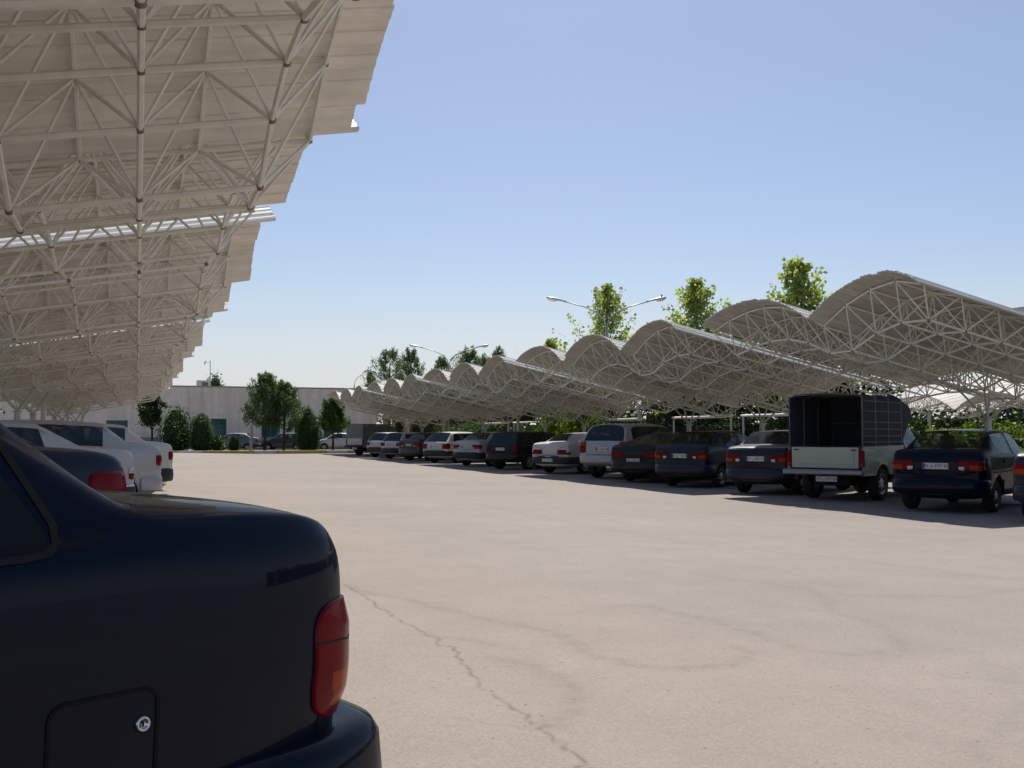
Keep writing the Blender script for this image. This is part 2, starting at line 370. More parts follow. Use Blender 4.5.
def shell(spec, L, axles, wr, level=2, crease=0.85, vcrease=0.62):
    """cage -> subdivided body -> wheel arches; returns evaluated mesh (rear at x=0)"""
    st, iv, zf = spec
    bm = bmesh.new()
    cl = bm.edges.layers.float.get('crease_edge') or bm.edges.layers.float.new('crease_edge')
    cv = bm.verts.layers.float.get('crease_vert') or bm.verts.layers.float.new('crease_vert')
    rings = [[bm.verts.new(p) for p in ring_pts(s)] for s in st]
    for i in range(len(rings)-1):
        a, b = rings[i], rings[i+1]
        for k in range(16):
            f = bm.faces.new((a[k], b[k], b[(k+1) % 16], a[(k+1) % 16]))
            mi = 0
            side, top = iv.get(i, ('paint', 'paint'))
            if k in (5, 10):
                left = k == 5
                if side in ('r', 'f', 'q'): mi = GL[side + ('l' if left else 'r')]
                elif side == 'black': mi = GL['black']
            if k in (7, 8): mi = GL.get(top, 0)
            f.material_index = mi; f.smooth = True
    for r, flip in ((rings[0], False), (rings[-1], True)):
        fs = [(r[0], r[1], r[15])] + [(r[k], r[k+1], r[15-k], r[16-k]) for k in range(1, 7)] + [(r[7], r[8], r[9])]
        for q in fs:
            f = bm.faces.new(q if not flip else tuple(reversed(q))); f.smooth = True
    for e in bm.edges:
        ms = {f.material_index for f in e.link_faces}
        if len(ms) > 1:
            e[cl] = crease
            for v in e.verts: v[cv] = vcrease
    for r in (rings[0], rings[-1]):
        for k in range(16):
            e = bm.edges.get((r[k], r[(k+1) % 16]))
            if e: e[cl] = max(e[cl], 0.5)
    for i in range(len(rings)-1):                 # shoulder and sill creases
        for k, c in ((2, .5), (3, .6), (4, .2), (5, .45), (13, .45), (14, .5), (12, .2), (11, .45)):
            e = bm.edges.get((rings[i][k], rings[i+1][k]))
            if e: e[cl] = max(e[cl], c)
    for i, (sd_, tp_) in iv.items():               # crisp base of the rear screen, crisp deck edges behind it
        if tp_ == 'rear_window':
            for k in (5, 6, 9, 10):
                e = bm.edges.get((rings[i][k], rings[i][(k+1) % 16]))
                if e: e[cl] = max(e[cl], .6)
            for q in range(i):
                for k in (5, 11):
                    e = bm.edges.get((rings[q][k], rings[q+1][k]))
                    if e: e[cl] = max(e[cl], .72)
    bmesh.ops.recalc_face_normals(bm, faces=bm.faces)
    me = bpy.data.meshes.new('shell'); bm.to_mesh(me); bm.free()
    for k in range(11): me.materials.append(M_lining)
    o = bpy.data.objects.new('shell', me); COL.objects.link(o)
    sd = o.modifiers.new('s', 'SUBSURF'); sd.levels = level; sd.render_levels = level
    # wheel arch cutters
    cb = MB()
    for ax in axles:
        for sgn in (-1, 1):
            n = 28; y0, y1 = sgn*0.42, sgn*1.3
            vs = []
            for k in range(n):
                t = 2*math.pi*k/n
                for y in (y0, y1): vs.append((ax+(wr+.055)*math.cos(t), y, wr+(wr+.055)*math.sin(t)))
            fs = [(2*k, 2*((k+1) % n), 2*((k+1) % n)+1, 2*k+1) for k in range(n)]
            fs.append(tuple(2*k for k in range(n))); fs.append(tuple(2*k+1 for k in range(n)))
            cb.add(vs, fs)
    cm = cb.mesh('cut', [M_lining]*11)
    cm.polygons.foreach_set('material_index', [GL['lining']]*len(cm.polygons))
    fix_normals(cm)
    co = bpy.data.objects.new('cut', cm); COL.objects.link(co)
    bo = o.modifiers.new('b', 'BOOLEAN'); bo.operation = 'DIFFERENCE'; bo.object = co; bo.solver = 'EXACT'
    dg = bpy.context.evaluated_depsgraph_get(); dg.update()
    res = bpy.data.meshes.new_from_object(o.evaluated_get(dg))
    bpy.data.objects.remove(o); bpy.data.objects.remove(co)
    return res

def split(me, ids, name, mats):
    """keeps the faces with a material index in ids (dict old -> new)"""
    vs = [v.co.copy() for v in me.vertices]
    used, fs, mi, sm = {}, [], [], []
    out = []
    for p in me.polygons:
        if p.material_index in ids:
            f = []
            for i in p.vertices:
                if i not in used: used[i] = len(out); out.append(vs[i])
                f.append(used[i])
            fs.append(f); mi.append(ids[p.material_index]); sm.append(p.material_index != GL['lining'])
    r = bpy.data.meshes.new(name); r.from_pydata(out, [], fs)
    for m in mats: r.materials.append(m)
    r.polygons.foreach_set('material_index', mi); r.polygons.foreach_set('use_smooth', sm)
    r.update()
    return r

def patch(bvh, fn, ns, nt, off=0.012, depth=0.05, squircle=3.0, dist=6.0):
    """a lens that follows the body: fn(s,t) -> ray; s,t in -1..1; returns verts, faces"""
    vs, inner, fs = [], [], []
    for j in range(nt+1):
        for i in range(ns+1):
            s, t = -1+2*i/ns, -1+2*j/nt
            if squircle:
                m = max(abs(s), abs(t)); n = (abs(s)**squircle+abs(t)**squircle)**(1/squircle)
                if n > 0: s, t = s*m/n, t*m/n
            o, d = fn(s, t)
            hit = bvh.ray_cast(Vector(o), Vector(d).normalized(), dist)
            p = hit[0] if hit[0] is not None else Vector(o)+Vector(d).normalized()*0.5
            nrm = hit[1] if hit[0] is not None else -Vector(d).normalized()
            dd = Vector(d).normalized()
            if nrm.dot(dd) < 0: nrm_o = nrm
            else: nrm_o = nrm
            vs.append((p, nrm_o))
    return vs, ns, nt

def lens(mb, bvh, fn, ns, nt, outward, off=0.012, depth=0.04, squircle=3.0, mi=0, mifn=None):
    pts, ns, nt = patch(bvh, fn, ns, nt, squircle=squircle)
    W = ns+1
    out, inn = [], []
    for idx, (p, n) in enumerate(pts):
        o = outward(p)
        if n.dot(o) < 0: n = -n
        i, j = idx % W, idx // W
        e = min(1.0, 3.0*min(i, ns-i, j, nt-j)/max(ns, nt)+0.35)
        out.append(p + n*off*e); inn.append(p - n*depth)
    base = mb.n
    mb.v.extend(tuple(p) for p in out+inn)
    mb.n += len(out)*2
    K = len(out)
    for j in range(nt):
        for i in range(ns):
            a = j*W+i
            mb.f.append((base+a, base+a+1, base+a+W+1, base+a+W))
            mb.m.append(mi if mifn is None else mifn((i+.5)/ns, (j+.5)/nt))
    border = [i for i in range(W)] + [j*W+ns for j in range(1, nt+1)] + [nt*W+i for i in range(ns-1, -1, -1)] + [j*W for j in range(nt-1, 0, -1)]
    for k in range(len(border)):
        a, b = border[k], border[(k+1) % len(border)]
        mb.f.append((base+a, base+b, base+K+b, base+K+a)); mb.m.append(mi)

def ribbon(mb, bvh, pts, d, width=0.008, off=0.002, closed=False, start=3.0, mi=0):
    """a dark gap line lying on the body: pts are points, cast from outside along d"""
    d = Vector(d).normalized()
    P3 = []
    for p in pts:
        hit = bvh.ray_cast(Vector(p)-d*start, d, start*2)
        if hit[0] is None: P3.append(None); continue
        n = hit[1]
        if n.dot(d) > 0: n = -n
        P3.append((hit[0]+n*off, n))
    segs = list(range(len(P3)-1)) + ([len(P3)-1] if closed else [])
    L = []
    for i, q in enumerate(P3):
        if q is None: L.append(None); continue
        a = P3[(i-1) % len(P3)] if (closed or i > 0) else q
        b = P3[(i+1) % len(P3)] if (closed or i < len(P3)-1) else q
        if a is None: a = q
        if b is None: b = q
        t = (b[0]-a[0])
        if t.length < 1e-6: L.append(None); continue
        s = t.normalized().cross(q[1]).normalized()*width/2
        L.append((q[0]-s, q[0]+s))
    for i in segs:
        a, b = L[i], L[(i+1) % len(L)]
        if a is None or b is None: continue
        mb.add([a[0], a[1], b[1], b[0]], [(0, 1, 2, 3)], mi)

def dense(pts, n=6, closed=False):
    out = []
    N_ = len(pts); rng = range(N_ if closed else N_-1)
    for i in rng:
        a, b = Vector(pts[i]), Vector(pts[(i+1) % N_])
        for k in range(n): out.append(a.lerp(b, k/n))
    if not closed: out.append(Vector(pts[-1]))
    return out

def rrect(x0, x1, z0, z1, r, n=5, slant=0.0):
    out = []
    for cx, cz, a0 in ((x1-r, z1-r, 0), (x0+r, z1-r, 90), (x0+r, z0+r, 180), (x1-r, z0+r, 270)):
        for k in range(n+1):
            a = R(a0+90*k/n)
            x, z = cx+r*math.cos(a), cz+r*math.sin(a)
            out.append((x, z+slant*(x-x0)))
    return out

def bumper_mesh(hw, xend, z0, z1, front, L, reach=0.5, bulge=0.075, hug=0.0):
    reach = max(.36, reach)
    """band wrapping one end of the car"""
    h = (z1-z0)
    plan = []
    g = hw
    pts = [(reach, g+.004), (0.30, g+.012), (0.14, g-.01), (0.03, g-.09), (-bulge*.55, g-.24), (-bulge*.9, g*.4), (-bulge, 0)]
    if bulge > .1: pts = [(reach, g+.02), (.25, g+.035), (.09, g+.02), (-.055, g-.045), (-.125, g-.18), (-.165, g*.4), (-.175, 0)]
    pts = pts + [(x, -y) for (x, y) in reversed(pts[:-1])]
    prof = [(-.06, .04), (0.0, .0), (.022, .12), (.03, .5), (.022, .86), (0.0, 1.0), (-.045, 1.04), (-.10, 1.02)]
    mb = MB()
    nP = len(prof); vs = []
    fine = []
    for i in range(len(pts)-1):
        p0 = Vector(pts[max(0, i-1)]+(0,)); p1 = Vector(pts[i]+(0,)); p2 = Vector(pts[i+1]+(0,)); p3 = Vector(pts[min(len(pts)-1, i+2)]+(0,))
        for k in range(3):
            t = k/3
            fine.append(0.5*((2*p1)+(-p0+p2)*t+(2*p0-5*p1+4*p2-p3)*t*t+(-p0+3*p1-3*p2+p3)*t**3))
    fine.append(Vector(pts[-1]+(0,)))
    for i, p in enumerate(fine):
        t = (fine[min(i+1, len(fine)-1)]-fine[max(0, i-1)]).normalized()
        n = Vector((t.y, -t.x, 0))
        if n.dot(Vector((p.x-0.8, p.y, 0))) < 0: n = -n
        for (o, zz) in prof:
            q = p + n*o
            x = q.x if not front else L-q.x
            vs.append((x, q.y, z0+zz*h))
    fs = []
    for i in range(len(fine)-1):
        for k in range(nP-1):
            fs.append((i*nP+k, (i+1)*nP+k, (i+1)*nP+k+1, i*nP+k+1))
    fs.append(tuple(range(nP))); fs.append(tuple((len(fine)-1)*nP+k for k in reversed(range(nP))))
    mb.add(vs, fs)
    return fix_normals(mb.mesh('bumper', M_plastic, True))

def wheel_meshes(r, w):
    t = MB()
    t.lathe([(r*.62, -w/2+.01), (r*.70, -w/2), (r*.90, -w/2), (r*.975, -w/2+.018), (r, -w/2+.045), (r, w/2-.045), (r*.975, w/2-.018), (r*.90, w/2), (r*.70, w/2), (r*.62, w/2-.01)], (0,0,0), 'y', 28)
    h = MB()
    h.lathe([(r*.66, w/2-.012), (r*.64, w/2-.004), (r*.58, w/2-.03), (r*.50, w/2-.045), (r*.30, w/2-.02), (r*.16, w/2-.012), (r*.001, w/2-.012)], (0,0,0), 'y', 24)
    h.lathe([(r*.66, w/2-.012), (r*.66, -w/2+.03), (r*.001, -w/2+.03)], (0,0,0), 'y', 24)
    for k in range(8):
        a = 2*math.pi*k/8
        h.box((r*.42*math.cos(a), w/2-.022, r*.42*math.sin(a)), (.05, .014, .04), 1, Matrix.Rotation(-a, 3, 'Y'))
    return fix_normals(t.mesh('tyre', M_rubber, True)), fix_normals(h.mesh('rim', [M_rim, M_lining], True))

def interior_mesh(L, hw, belt, bl, cow, rows=((.40, 1), (.62, 2))):
    mb = MB()
    w = hw*2-.16
    mb.box((L*.47, 0, .40), (L*.52, w, .10))
    rot = Matrix.Rotation(R(-14), 3, 'Y')
    if bl:
        mb.rbox((bl+.48, 0, belt-.16), (.16, w-.10, .60), .05, 0, Matrix.Rotation(R(-20), 3, 'Y'))
        mb.rbox((bl+.80, 0, .52), (.5, w-.10, .18), .05)
    for y in (-.36, .36):
        mb.rbox((L*.485, y, belt-.12), (.13, .46, .62), .05, 0, rot)
        mb.rbox((L*.462, y, belt+.26), (.09, .26, .17), .035, 0, rot)
        mb.rbox((L*.55, y, .52), (.48, .46, .16), .05)
    mb.rbox((L*.725, 0, cow-.14), (.30, w-.08, .24), .06)
    ring = MB()
    k = 18
    pts = [(L*.655+.04*math.sin(2*math.pi*i/k), .36+.17*math.cos(2*math.pi*i/k), cow+.00+.16*math.sin(2*math.pi*i/k)) for i in range(k+1)]
    mb.path(pts, .014, 5)
    return mb.mesh('seats', M_interior)

FONTLESS = {}
def text_mesh(body, size, ext=0.0012):
    key = (body, size)
    if key in FONTLESS: return FONTLESS[key]
    cu = bpy.data.curves.new('t', 'FONT'); cu.body = body; cu.size = size
    cu.align_x = 'CENTER'; cu.align_y = 'CENTER'; cu.extrude = ext; cu.offset = size*0.012
    o = bpy.data.objects.new('t', cu); COL.objects.link(o)
    dg = bpy.context.evaluated_depsgraph_get(); dg.update()
    me = bpy.data.meshes.new_from_object(o.evaluated_get(dg))
    bpy.data.objects.remove(o)
    me.materials.clear(); me.materials.append(M_ink)
    FONTLESS[key] = me
    return me

class CarType: pass

def make_type(kind):
    T = CarType(); T.parts = []; T.kind = kind
    K = dict(
     saba=dict(L=3.94, hw=.802, H=1.455, wr=.282, axles=(.80, 3.14)),
     saba_near=dict(L=4.40, hw=.83, H=1.42, wr=.285, axles=(1.10, 3.62)),
     corner=dict(L=4.40, hw=.85, H=1.43, wr=.295, axles=(1.00, 3.62)),
     sedan=dict(L=4.41, hw=.85, H=1.41, wr=.295, axles=(.93, 3.60)),
     coupe=dict(L=4.45, hw=.86, H=1.40, wr=.30, axles=(.95, 3.63)),
     hatch=dict(L=3.62, hw=.802, H=1.46, wr=.28, axles=(.64, 2.94)),
     wagon=dict(L=4.0, hw=.83, H=1.47, wr=.285, axles=(.76, 3.22)),
     suv=dict(L=4.5, hw=.90, H=1.68, wr=.345, axles=(.90, 3.52)),
     jeep=dict(L=4.1, hw=.82, H=1.47, wr=.30, axles=(.78, 3.2)))[kind]
    L, hw, H, wr, axles = K['L'], K['hw'], K['H'], K['wr'], K['axles']
    T.__dict__.update(K)
    near = kind == 'saba_near'
    if kind == 'saba_near': sp = spec_sedan(L, hw, H, 1.045, .635, .955, .97, .95, .77, Z3=.70, c5=.14); bl = .635; belt = .97; cow = .95; bz = 1.055
    elif kind == 'corner': sp = spec_sedan(L, hw, H, 1.115, .66, 1.06, 1.0, .96, .76); bl = .66; belt = 1.0; cow = .96; bz = 1.115
    elif kind == 'saba': sp = spec_sedan(L, hw, H, 1.06, .62, .96, .975, .95, .77); bl = .62; belt = .975; cow = .95; bz = 1.06
    elif kind == 'sedan': sp = spec_sedan(L, hw, H, 1.045, .74, 1.20, .95, .92, .72); bl = .74; belt = .95; cow = .92; bz = 1.045
    elif kind == 'coupe': sp = spec_sedan(L, hw, H, 1.03, .52, 1.52, .96, .92, .72); bl = .52; belt = .96; cow = .92; bz = 1.03
    elif kind == 'hatch': sp = spec_hatch(L, hw, H, .93, .93, .75, rake=.40); bl = .45; belt = .93; cow = .93; bz = .95
    elif kind == 'wagon': sp = spec_hatch(L, hw, H, .95, .93, .74, rake=.52); bl = .55; belt = .95; cow = .93; bz = .96
    elif kind == 'suv': sp = spec_hatch(L, hw, H, 1.08, 1.08, .88, zf=.36, rake=.36, tz=1.11); bl = .5; belt = 1.08; cow = 1.08; bz = 1.1
    elif kind == 'jeep': sp = spec_hatch(L, hw, H, .97, .96, .79, zf=.26, rake=.34, tz=.98); bl = .45; belt = .97; cow = .96; bz = .98
    me = shell(sp, L, axles, wr, 3 if near else 2, vcrease=.15 if kind == 'suv' else .62)
    bvh = BVHTree.FromPolygons([v.co for v in me.vertices], [list(p.vertices) for p in me.polygons])
    T.bvh = bvh
    mv = lambda m: (m.transform(Matrix.Translation((-L/2, 0, 0))), m)[1]
    body = split(me, {0: 0, 7: 1, 8: 2}, 'body', [M_lining, M_plastic, M_lining])
    A = T.parts.append
    A(('body', mv(body), None, 'paint'))
    for key, nm in (('windshield', 'windshield'), ('rear_window', 'rear_window'), ('fl', 'side_window'), ('rl', 'side_window'), ('fr', 'side_window'), ('rr', 'side_window'), ('ql', 'quarter_window'), ('qr', 'quarter_window')):
        g = split(me, {GL[key]: 0}, nm, [M_glassdark if kind in ('suv', 'jeep') or key[0] == 'q' else M_glass])
        if len(g.polygons): A((nm, mv(g), None, 'glass'))
    A(('seats', mv(interior_mesh(L, hw, belt, bl, cow)), None, None))
    # bumpers
    zb = {'suv': (.46, .70), 'jeep': (.36, .60), 'saba_near': (.245, .50)}.get(kind, (.33, .58))
    if kind == 'sedan': zb = (.34, .60)
    A(('rear_bumper', mv(bumper_mesh(hw-.03, 0, zb[0], zb[1], False, L, axles[0]-wr-.075, .085 if not near else .125)), None, 'bumper'))
    A(('front_bumper', mv(bumper_mesh(hw-.03, 0, zb[0], zb[1]-.02, True, L, L-axles[1]-wr-.075)), None, 'bumper'))
    # wheels
    tm, rm = wheel_meshes(wr, .18 if kind not in ('suv', 'jeep') else .22)
    for ax in axles:
        for s in (1, -1):
            A(('wheel', tm, None, None, (ax-L/2, s*(hw-.115), wr), 0 if s > 0 else math.pi))
            A(('rim', rm, len(T.parts)-1, None, (0, 0, 0), 0))
    # lamps
    lampz = dict(saba=(.73, .90, .38, .665), saba_near=(.54, .825, .56, .73), corner=(.73, 1.0, .40, .74), sedan=(.66, .82, .33, .70), coupe=(.70, .86, .36, .74), hatch=(.70, .88, .46, .70),
                 wagon=(.66, .90, .50, .735), suv=(.78, 1.12, .60, .80), jeep=(.68, .86, .56, .74))[kind]
    z0, z1, ya, yb = lampz
    out = lambda p: Vector((p.x-1.2, p.y, 0)).normalized()
    for s in (1, -1):
        mb = MB()
        ax_, ay_ = .42, s*(hw-.34)
        a0 = math.degrees(math.atan((ya-(hw-.34))/.40))
        a1 = {'saba_near': 51, 'corner': 72, 'suv': 64, 'wagon': 58, 'saba': 50, 'sedan': 47, 'hatch': 50}.get(kind, 47)
        def fn(u, v, ax_=ax_, ay_=ay_, s=s, a0=a0, a1=a1):
            an = R((a0+a1)/2 + u*(a1-a0)/2)
            return (ax_, ay_, (z0+z1)/2 + v*(z1-z0)/2), (-math.cos(an), s*math.sin(an), 0)
        if near: lens(mb, bvh, fn, 36, 44, out, off=.022, squircle=4, mifn=lambda a, b: 1 if (.12 < a < .84 and .08 < b < .50-.12*a) else (3 if .655 < b < .68 else 0))
        else:
            mf = {'suv': lambda a, b: 1 if (b > .62 and a < .5) else 0,
                  'saba': lambda a, b: 1 if (.45 < a < .85 and b < .5) else (2 if (a < .22 and b < .4) else 0),
                  'sedan': lambda a, b: 2 if (a > .72 and b > .55) else 0}.get(kind, lambda a, b: 0)
            lens(mb, bvh, fn, 14, 8, out, off=.015, squircle=8, mifn=mf)
        A(('taillight', mv(fix_normals(mb.mesh('taillight', [M_red, M_amber, M_clear, M_lining], True))), None, 'lamp'))
        mb = MB()
        hz = sp[0][-2][14]
        def fh(u, v, s=s):
            return (L+2, s*(hw*.62+u*.17), hz-.13+v*.065), (-1, 0, 0)
        lens(mb, bvh, fh, 8, 4, lambda p: Vector((1, 0, 0)), off=.012, squircle=6)
        A(('headlight', mv(fix_normals(mb.mesh('headlight', [M_clear], True))), None, None))
    # panel gaps
    gaps = []
    def gap(*a, **k):
        g = MB(); ribbon(g, *a, **k); gaps.append(g)
    ww = .010 if not near else .006
    dx0, dx1, dxm = axles[0]+.20, L*.765-.05, L*.475
    for s in (1, -1):
        d = (0, -s, 0)
        zz0 = .30 if kind not in ('suv', 'jeep') else .44
        f = lambda pts: [(x, 0, z) for (x, z) in pts]
        gap(bvh, dense(f([(dxm, belt+.01), (dxm, zz0), (dx1, zz0), (dx1+.02, belt-.06)]), 8), d, ww)
        gap(bvh, dense(f([(dxm, zz0), (axles[0]+wr+.12, zz0), (axles[0]+.16, wr*2.2), (axles[0]+.10, belt+.02)]), 8), d, ww)
    if kind in ('saba', 'saba_near', 'sedan', 'coupe', 'corner'):
        zt = bz-.09
        gap(bvh, dense([(0, -hw+.11, 0), (bl-.04, -hw+.12, 0)], 14), (0, 0, -1), ww)
        gap(bvh, dense([(0.06, hw-.11, 0), (bl-.04, hw-.12, 0)], 14), (0, 0, -1), ww)
        gap(bvh, dense([(bl-.04, -hw+.12, 0), (bl-.04, hw-.12, 0)], 14), (0, 0, -1), ww)
        yy = ya-.02 if kind != 'saba_near' else .46
        gap(bvh, dense([(0, -hw+.13, bz-.06), (0, -yy, z1), (0, -yy, z0-.02), (0, yy, z0-.02), (0, yy, z1), (0, hw-.13, bz-.06)], 8), (1, 0, 0), ww)
    else:
        gap(bvh, dense([(0, -hw+.13, bz+.06), (0, -ya+.015, bz-.05), (0, -ya+.015, zb[1]+.03), (0, ya-.015, zb[1]+.03), (0, ya-.015, bz-.05), (0, hw-.13, bz+.06)], 8), (1, 0, 0), ww)
    for g in gaps:
        if g.n: A(('panel_gap', mv(g.mesh('panel_gap', M_gap)), None, None))
    if near:
        for s in (1, -1):
            sl = MB()
            zr = [(bl+.163, belt+.085), (bl+.195, belt+.16), (bl+.235, belt+.25), (bl+.31, belt+.335)]
            ribbon(sl, bvh, dense([(x, 0, z) for x, z in [(2.0, belt+.014), (bl+.24, belt+.026), (bl+.19, belt+.032), (bl+.165, belt+.048)]+zr], 6), (0, -s, 0), .016, .003)
            A(('window_seal', mv(sl.mesh('window_seal', M_lining)), None, None))
    # handles, mirrors
    mb = MB()
    for s in (1, -1):
        for hx in (dxm+.06+.16, axles[0]+.44):
            h = bvh.ray_cast(Vector((hx, s*3, belt-.10)), Vector((0, -s, 0)))
            if h[0]:
                hb = MB(); hb.rbox((0, 0, 0), (.17, .03, .035), .012)
                m = hb.mesh('door_handle', M_plastic)
                A(('door_handle', m, None, None, (h[0].x-L/2, h[0].y+s*.012, h[0].z), 0))
        mm = MB()
        mm.rbox((0, 0, 0), (.09, .17, .12), .035)
        mm.box((-.02, -s*.10, -.03), (.04, .08, .03))
        A(('side_mirror', mm.mesh('side_mirror', M_plastic, True), None, 'bumper', (L*.69-L/2, s*(hw+.075), belt+.055), 0))
    # number plate position
    pz = dict(saba=.80, corner=.72, saba_near=.72, sedan=.47, coupe=.62, hatch=.80, wagon=.76, suv=.90, jeep=.78)[kind]
    h = bvh.ray_cast(Vector((-2, 0, pz)), Vector((1, 0, 0)))
    px = h[0].x if h[0] else 0
    if kind == 'sedan': px = -.105
    if kind == 'coupe': px = -.01
    T.plate = (px-.012-L/2, pz)
    # rear garnish or rails
    if kind == 'suv':
        for s in (1, -1):
            rb = MB(); rb.path([(1.0-L/2, s*.56, H-.03), (1.06-L/2, s*.57, H+.045), (2.9-L/2, s*.55, H+.045), (2.96-L/2, s*.54, H-.04)], .018, 6)
            A(('roof_rail', rb.mesh('roof_rail', M_plastic, True), None, None))
    if kind == 'hatch' or kind == 'suv' or kind == 'wagon':
        wb = MB(); wb.path([(.12-L/2, .10, bz+.02), (.16-L/2, .04, bz+.10), (.20-L/2, -.25, bz+.13)], .008, 5)
        A(('wiper', wb.mesh('wiper', M_plastic), None, None))
    if kind == 'sedan':
        gb = MB(); gb.path([(.5-L/2, hw+.0, .585), (.14-L/2, hw-.028, .585), (.03-L/2, hw-.105, .585), (-.055-L/2, hw-.27, .585), (-.085-L/2, 0, .585), (-.055-L/2, -hw+.27, .585), (.03-L/2, -hw+.105, .585), (.14-L/2, -hw+.028, .585), (.5-L/2, -hw, .585)], .014, 6)
        A(('bumper_trim', gb.mesh('bumper_trim', M_chrome, True), None, None))
    if near:
        # fuel flap with its gap and lock, on the left flank
        zc0, xc0 = .60, None
        fl = MB()
        fx0, fx1, fz0, fz1 = .60, .83, .475, .715
        rr = rrect(fx0, fx1, fz0, fz1, .032, 5, 0)
        ribbon(fl, bvh, dense([(x, 0, z) for (x, z) in rr], 3, True), (0, -1, 0), .0085, .0025, closed=True)
        A(('fuel_flap', mv(fl.mesh('fuel_flap', M_gap)), None, None))
        fi = len(T.parts)-1
        hh = bvh.ray_cast(Vector((fx0+.034, 3, .645)), Vector((0, -1, 0)))
        lk = MB()
        lk.lathe([(.0165, -.004), (.0165, .004), (.0145, .007), (.0105, .007), (.0098, .0045), (.0005, .0045)], (0, 0, 0), 'y', 20)
        lk.box((0, .0052, 0), (.0022, .002, .009), 1)
        A(('fuel_lock', fix_normals(lk.mesh('fuel_lock', [M_chrome, M_gap], True)), fi, None, (hh[0].x-L/2, hh[0].y+.001, hh[0].z), 0))
        vj = MB()
        ribbon(vj, bvh, dense([(.135, 0, .56), (.145, 0, .42)], 8), (0, -1, 0), .006, .002)
        A(('rear_panel_join', mv(vj.mesh('rear_panel_join', M_gap)), None, None))
    return T

TYPES = {}
def car(kind, xy, heading, pnt, label, cat='car', group=None, bumper=None, glass=None, plate='۹۱ ط ۲۲۳ ۱۷', z=0.0, name='parked_car', lamp=None, plain=False, ref='rear', blue=True):
    """xy: position of the middle of the rear end (ref='rear') or the car's centre"""
    if kind not in TYPES: TYPES[kind] = make_type(kind)
    T = TYPES[kind]
    f = Vector((math.sin(R(heading)), math.cos(R(heading)), 0))
    c = Vector((xy[0], xy[1], z)) + (f*T.L/2 if ref == 'rear' else Vector((0, 0, 0)))
    root = empty(name, c, math.atan2(f.y, f.x), label, cat, group)
    objs = []
    for prt in T.parts:
        nm, me, par, role = prt[:4]
        p = root if par is None else objs[par]
        o = link_mesh(nm, me, p)
        if len(prt) > 4:
            o.location = prt[4]; o.rotation_euler = (0, 0, prt[5])
        if role == 'paint':
            o.material_slots[0].link = 'OBJECT'; o.material_slots[0].material = P[pnt]
        if role == 'bumper' and bumper:
            o.material_slots[0].link = 'OBJECT'; o.material_slots[0].material = P[bumper]
        if role == 'glass' and glass:
            o.material_slots[0].link = 'OBJECT'; o.material_slots[0].material = glass
        objs.append(o)
    if plate:
        px, pz = T.plate
        mb = MB(); mb.rbox((0, 0, 0), (.012, .44, .105), .004)
        if blue: mb.box((-.0065, .195, 0), (.003, .045, .098), 1)
        po = mb.build('number_plate', [M_plate, M_plateblue], root, loc=(px, 0, pz))
        t = link_mesh('plate_lettering', text_mesh(plate, .082), po)
        t.rotation_euler = (R(90), 0, R(-90)); t.location = (-.0075, -.02, 0)
    return root
# ------------------------------------------------------------------ canopies
SEG = 4.25/6            # node spacing round the vault; six to a vault
NEAR = 1.0625           # the last sheets reach this far past the first crown
def vault_z(u, nv, RISE=.62):
    if u < 0: return -0.34*(u/NEAR)**2
    """height of the roof over its crown line, u measured from the crown of the first vault"""
    per = 6*SEG
    i = min(max(round(u/per), 0), nv-1)
    d = u - i*per
    if i == nv-1 and d > 0: return -0.34*(d/(3*SEG))**2
    return -RISE*(d/(3*SEG))**2

